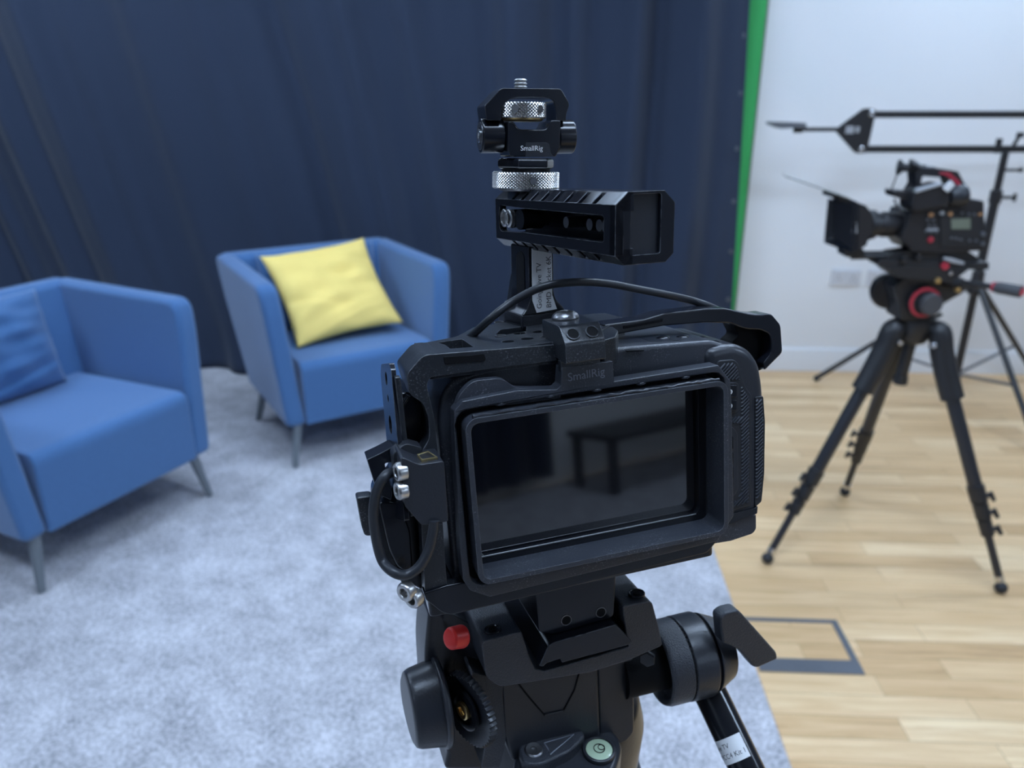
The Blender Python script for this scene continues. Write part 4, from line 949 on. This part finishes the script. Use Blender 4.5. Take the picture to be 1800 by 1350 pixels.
# left arm barrel with the toothed rosette
lc_ = Vector([(-4,44.3,-173.2)][0])
MB().prism('xz', fillet([(0,-151.1),(18.1,-161.6),(16.8,-170.4),(16.6,-198.4),(11.4,-215.3),(1.2,-212.1),(6.1,-191.6)],[3,3,2,3,0,0,4]), 44, 84).build('left_arm', M_['wrinkle'], t, 3, seg=3, smooth=60)
def rosette(c, ax, r0, r1, h, n=44):
    return MB().lathe([(r0*.55,0),(r0*.55,h*.4),(r0,h*.4),(r1,h),(r1+.8,h*.6),(r1+.8,0)], c, ax, n*2, rf=lambda a, r, hh: (1+.035*(1 if int(round(a/(PI/n))) % 2 else -1)) if r > r0 else 1)
rosette(lc_+Vector((3,0,0)), (-1,-.5,0), 12, 19.6, 4).build('toothed_rosette', M_['satin'], t, .15, smooth=20)
MB().lathe([(11.5,0),(11.5,1.8),(8,2.2),(8,1)], lc_, (-1,-.42,0), 32).build('rosette_hub', M_['gloss'], t)
MB().screw(lc_+Vector((-1,-.4,0)), (-1,-.42,0), 5.0, 2.2, 2.6).build('brass_bolt', M_['brass'], t)
# left housing and tilt drag knob
MB().prism('xz', fillet([(-16.3,-121.8),(-12.5,-120.3),(-2.1,-130.4),(10.9,-167.4),(5.8,-208.8),(5.2,-227.9),(-16.9,-220.9),(-14,-210.4),(-22.5,-178.2),(-21,-146.5)],[2,3,4,4,0,0,0,3,8,8]), 60, 92).build('left_housing', M_['satin'], t, 4, seg=4, smooth=70)
kb = Vector([(-16,57,-173)][0])
MB().lathe([(24,0),(25.2,1.2),(25.2,3),(24,4),(22.5,4)], kb+Vector((2,0,0)), (-1,-.06,.02), 48).build('knob_collar', M_['satin'], t, .4)
MB().lathe([(23.0,0),(22.6,2),(20.8,13),(19.6,15.6),(17.4,16.6)], kb+Vector((-1,0,0)), (-1,-.06,.02), 54, rf=lambda a, r, h: 1+.045*math.cos(3*a+.6)).build('tilt_knob', M_['satin'], t, .5, smooth=50)
# right rosette barrel, cap and lever
rc = Vector([(116.5,56,-184.2)][0]); ax = Vector((1,-.02,.0)).normalized()
MB().cyl(rc-ax*26, rc+ax*1, 15, n=40).build('cavity_shade', M_['void'], t)  # near-black cylinder put in for the shade of the open cavity
MB().lathe([(20.5,2.5),(20.5,-1),(22,-3.5),(23.6,-3),(24.6,0),(24.6,11)], rc, ax, 56).build('pan_bar_socket', M_['wrinkle'], t, .8, smooth=50)
MB().lathe([(24.2,0),(24.9,.1),(24.9,13.5),(24.2,15)], rc+ax*11.8, ax, 56).build('rosette_barrel', M_['satin'], t, .8, smooth=50)
g = MB()
for i in range(56):
    a = 2*PI*i/56; d = Vector((0, math.cos(a), math.sin(a)))
    q = rc+ax*11.4+d*24.3; tn = ax.cross(d)
    g.add([q-tn*1.3-ax*.9, q+tn*1.3-ax*.9, q+ax*1.2, q-tn*1.3-ax*.9-d*2, q+tn*1.3-ax*.9-d*2, q+ax*1.2-d*2], [(0,1,2),(3,5,4),(0,2,5,3),(1,4,5,2),(0,3,4,1)])
g.build('rosette_teeth', M_['void'], t)
MB().cyl(rc+ax*26, rc+ax*29, 22, n=48).build('gap_disc', M_['void'], t)
MB().lathe([(23.2,0),(23.6,.6),(22.4,3),(18.2,12.5),(16.6,13.5)], rc+ax*28.8, ax, 56).build('lock_cap', M_['satin'], t, .5, smooth=50)
MB().lathe([(5,0),(5,2.5),(4.4,3.1)], Vector([(102.3,40,-168.5)][0])+Vector((0,3,0)), (-.5,-1,0), 6).build('hex_nut', M_['gloss'], t, .4)
lv = [(141,-145.6),(144.9,-143.4),(152.2,-143.3),(155.1,-146.2),(178.6,-177.7),(179.4,-182),(165.7,-184.5),(162.7,-182.9),(153.7,-169.4),(147.8,-165),(142.7,-161.9)]
MB().prism('xz', fillet(lv,[2,2,3,2,2,2,3,2,6,4,1]), 30, 39).build('lock_lever', M_['wrinkle'], t, 2.2, seg=4, smooth=60)

b0 = Vector([(147,66,-201.3)][0]); b1 = Vector([(155.8,20,-250.2)][0])
t = thing('pan_handle', 'R', tuple(b0), 'black tubular pan handle with a white label, right of the tripod head', 'pan handle')
bd = (b1-b0).normalized()
MB().cyl(b0, b0+bd*260, 10.2, 10.2, 40).build('tube', M_['gloss'], t, .5)
# label wrapped round the tube
la = MB(); pv = []
view = (Vector((-65,-310,94)) - (b0+bd*60)).normalized()
u_ = (view - bd*view.dot(bd)).normalized(); v_ = bd.cross(u_)
L0 = (Vector([(148.7,34,-228.6)][0])-b0).dot(bd); 
NS = 16; fs = []
for rad in (10.32, 10.23):
    for i in range(NS+1):
        a = math.radians(-32+110*i/NS)
        for s in (0, 13.5):
            pv.append(b0+bd*(L0+s)+(u_*math.cos(a)+v_*math.sin(a))*rad)
W2 = (NS+1)*2
for i in range(NS):
    fs += [(2*i,2*i+1,2*i+3,2*i+2),(W2+2*i,W2+2*i+2,W2+2*i+3,W2+2*i+1)]
    fs += [(2*i,2*i+2,W2+2*i+2,W2+2*i),(2*i+1,W2+2*i+1,W2+2*i+3,2*i+3)]
lab = la.add(pv, fs).build('label_sticker', M_['paper'], t, label='white name label')
def wrap_text(txt, size, a_end, s, parent):
    cu = bpy.data.curves.new('c', 'FONT'); cu.body = txt; cu.size = size; cu.align_x = 'RIGHT'
    o = bpy.data.objects.new('t', cu); COL.objects.link(o)
    me = bpy.data.meshes.new_from_object(o.evaluated_get(bpy.context.evaluated_depsgraph_get()))
    bpy.data.objects.remove(o)
    og, u = INFO[root_of(parent).name]
    for v in me.vertices:
        a = a_end + SG*v.co.x/10.37
        v.co = ((b0+bd*(L0+s-v.co.y)+(u_*math.cos(a)+v_*math.sin(a))*10.37) - og)*u
    o = bpy.data.objects.new('print', me); COL.objects.link(o); o.parent = parent; me.materials.clear(); me.materials.append(M_['ink'])
SG = -1
wrap_text('Live TV', 3.9, math.radians(20), 5.3, lab)
wrap_text('BMPCC4 Kit 1', 3.9, math.radians(-27), 10.6, lab)

# ------------------------------------------------------------------ tripod under the head: level base with bubble
t = thing('tripod', 'W', (.04,.36,0), 'black tripod with a round spirit level carrying the foreground camera rig', 'tripod')
zl = 1.055
MB().lathe([(.040,-.075),(.052,-.06),(.054,-.03),(.050,-.012),(.042,-.004)], (.030,.385,zl), (0,0,1), 48).build('bowl', M_['satin'], t, .002, smooth=50)
MB().prism('xy', fillet([(0.002,0.331),(0.011,0.34),(0.04,0.348),(0.05,0.351),(0.061,0.345),(0.063,0.335),(0.058,0.321),(0.049,0.308),(0.03,0.308),(0.009,0.308),(0,0.318)],[.006]*11), zl-.03, zl-.004).build('base_lug', M_['satin'], t, .003, seg=3)
MB().prism('xy', fillet([(0.003,0.328),(0.01,0.335),(0.038,0.342),(0.042,0.336),(0.033,0.325),(0.015,0.315),(0.006,0.316)],[.004]*7), zl-.006, zl+.003).build('base_arm', M_['wrinkle'], t, .0015, seg=3)
c = [(0.012,0.325,1.058)][0]
MB().lathe([(.0052,0),(.0052,.0006),(.0044,.0012),(.0018,.0012),(.0016,.0004)], (c[0],c[1],zl+.0028), (0,0,1), 28).build('arm_bolt', M_['darksteel'], t)
c = [(0.049,0.33,1.055)][0]
MB().lathe([(.0078,-.002),(.0092,0),(.0092,.0018),(.0078,.0022),(.0076,.0004)], (c[0],c[1],zl-.003), (0,0,1), 36).build('level_rim', M_['satin'], t, .0003)
MB().lathe([(.0076,0),(.0074,.0014),(.006,.0020)], (c[0],c[1],zl-.003), (0,0,1), 36).build('spirit_level', M_['vial'], t)
MB().lathe([(.0028,0),(.0033,0),(.0033,.0002),(.0028,.0002),(.0028,0)], (c[0],c[1],zl-.0009), (0,0,1), 28, caps=False).build('level_ring', M_['void'], t)
MB().lathe([(.0016,0),(.0020,0),(.0020,.0002),(.0016,.0002),(.0016,0)], (c[0]+.0012,c[1]+.0006,zl-.0007), (0,0,1), 22, caps=False).build('bubble', M_['void'], t)
g = MB(); q = [(0.018,0.33,1.058),(0.035,0.336,1.058),(0.021,0.322,1.058),(0.02,0.326,1.058)]
g.tube([q[0],q[1],q[2],q[3],q[0]], .00035, 6); g.build('arrow_mark', M_['engrave'], t)
MB().lathe([(.03,0),(.05,.01),(.056,.03),(.056,.05)], (.030,.385,zl-.125), (0,0,1), 40).build('crown', M_['satin'], t, .002)
for k, a in enumerate((80, 200, 320)):
    d = Vector((math.cos(math.radians(a)), math.sin(math.radians(a)), 0)); sd = Vector((-d.y, d.x, 0))
    top = Vector((.030,.385,.965))+d*.055; ft = Vector((.030,.385,.021))+d*.46
    ax_ = (ft-top).normalized(); Lg = (ft-top).length
    lg = MB()
    for s in (-1, 1): lg.cyl(top+sd*s*.018, top+ax_*Lg*.52+sd*s*.018, .010, n=16)
    lgo = lg.build('leg', M_['carbon'], t)
    MB().cyl(top+ax_*Lg*.40, ft, .010, n=16).build('lower_leg', M_['carbon'], lgo)
    MB().box(top, (.05,.05,.03), (0,0,math.radians(a))).build('hinge', M_['satin'], lgo, .004)
    MB().box(top+ax_*Lg*.52, (.035,.062,.03), (0,0,math.radians(a))).build('clamp', M_['satin'], lgo, .004)
    MB().sphere((ft.x,ft.y,.0236), .014, 16).build('foot', M_['rubber'], lgo)

# ------------------------------------------------------------------ invented, unseen things behind the photographer, added for the screen's reflection
cp = MB().prism('xy', [(.7,-3.55),(4.5,-3.55),(4.5,-1.2),(.7,-1.2)], .0, .009)
cp.build('carpet', M_['carpet'], None, .003, fr='O', org=(2.6,-2.4,0), label='added unseen grey carpet behind the photographer, mirrored low in the camera screen', cat='carpet')
t = thing('curtain', 'O', (1,-3.45,0), 'invented dark drape behind the photographer, mirrored in the left of the camera screen', 'curtain')
mb = MB(); vs = []; nx = 200
for j in range(3):
    for i in range(nx+1):
        x = -1.2+4.15*i/nx; vs.append((x, -3.46+.035*math.sin(x*22)+.015*math.sin(x*51), .10+1.3*j))
mb.add(vs, [(j*(nx+1)+i, j*(nx+1)+i+1, (j+1)*(nx+1)+i+1, (j+1)*(nx+1)+i) for j in range(2) for i in range(nx)])
o = mb.build('cloth', M_['curtain'], t, 0, smooth=180); o.modifiers.new('t','SOLIDIFY').thickness = .003
t = thing('desk', 'O', (3.8,-3.1,.009), 'invented dark low desk against the wall behind the photographer', 'desk')
MB().bb(3.05,4.4,-3.4,-2.95,.36,.40).build('desktop', M_['deskdark'], t, .003)
for x in (3.1,4.35):
    for y in (-3.35,-3.0): MB().bb(x-.025,x+.025,y-.025,y+.025,.0095,.36).build('leg', M_['deskdark'], t)
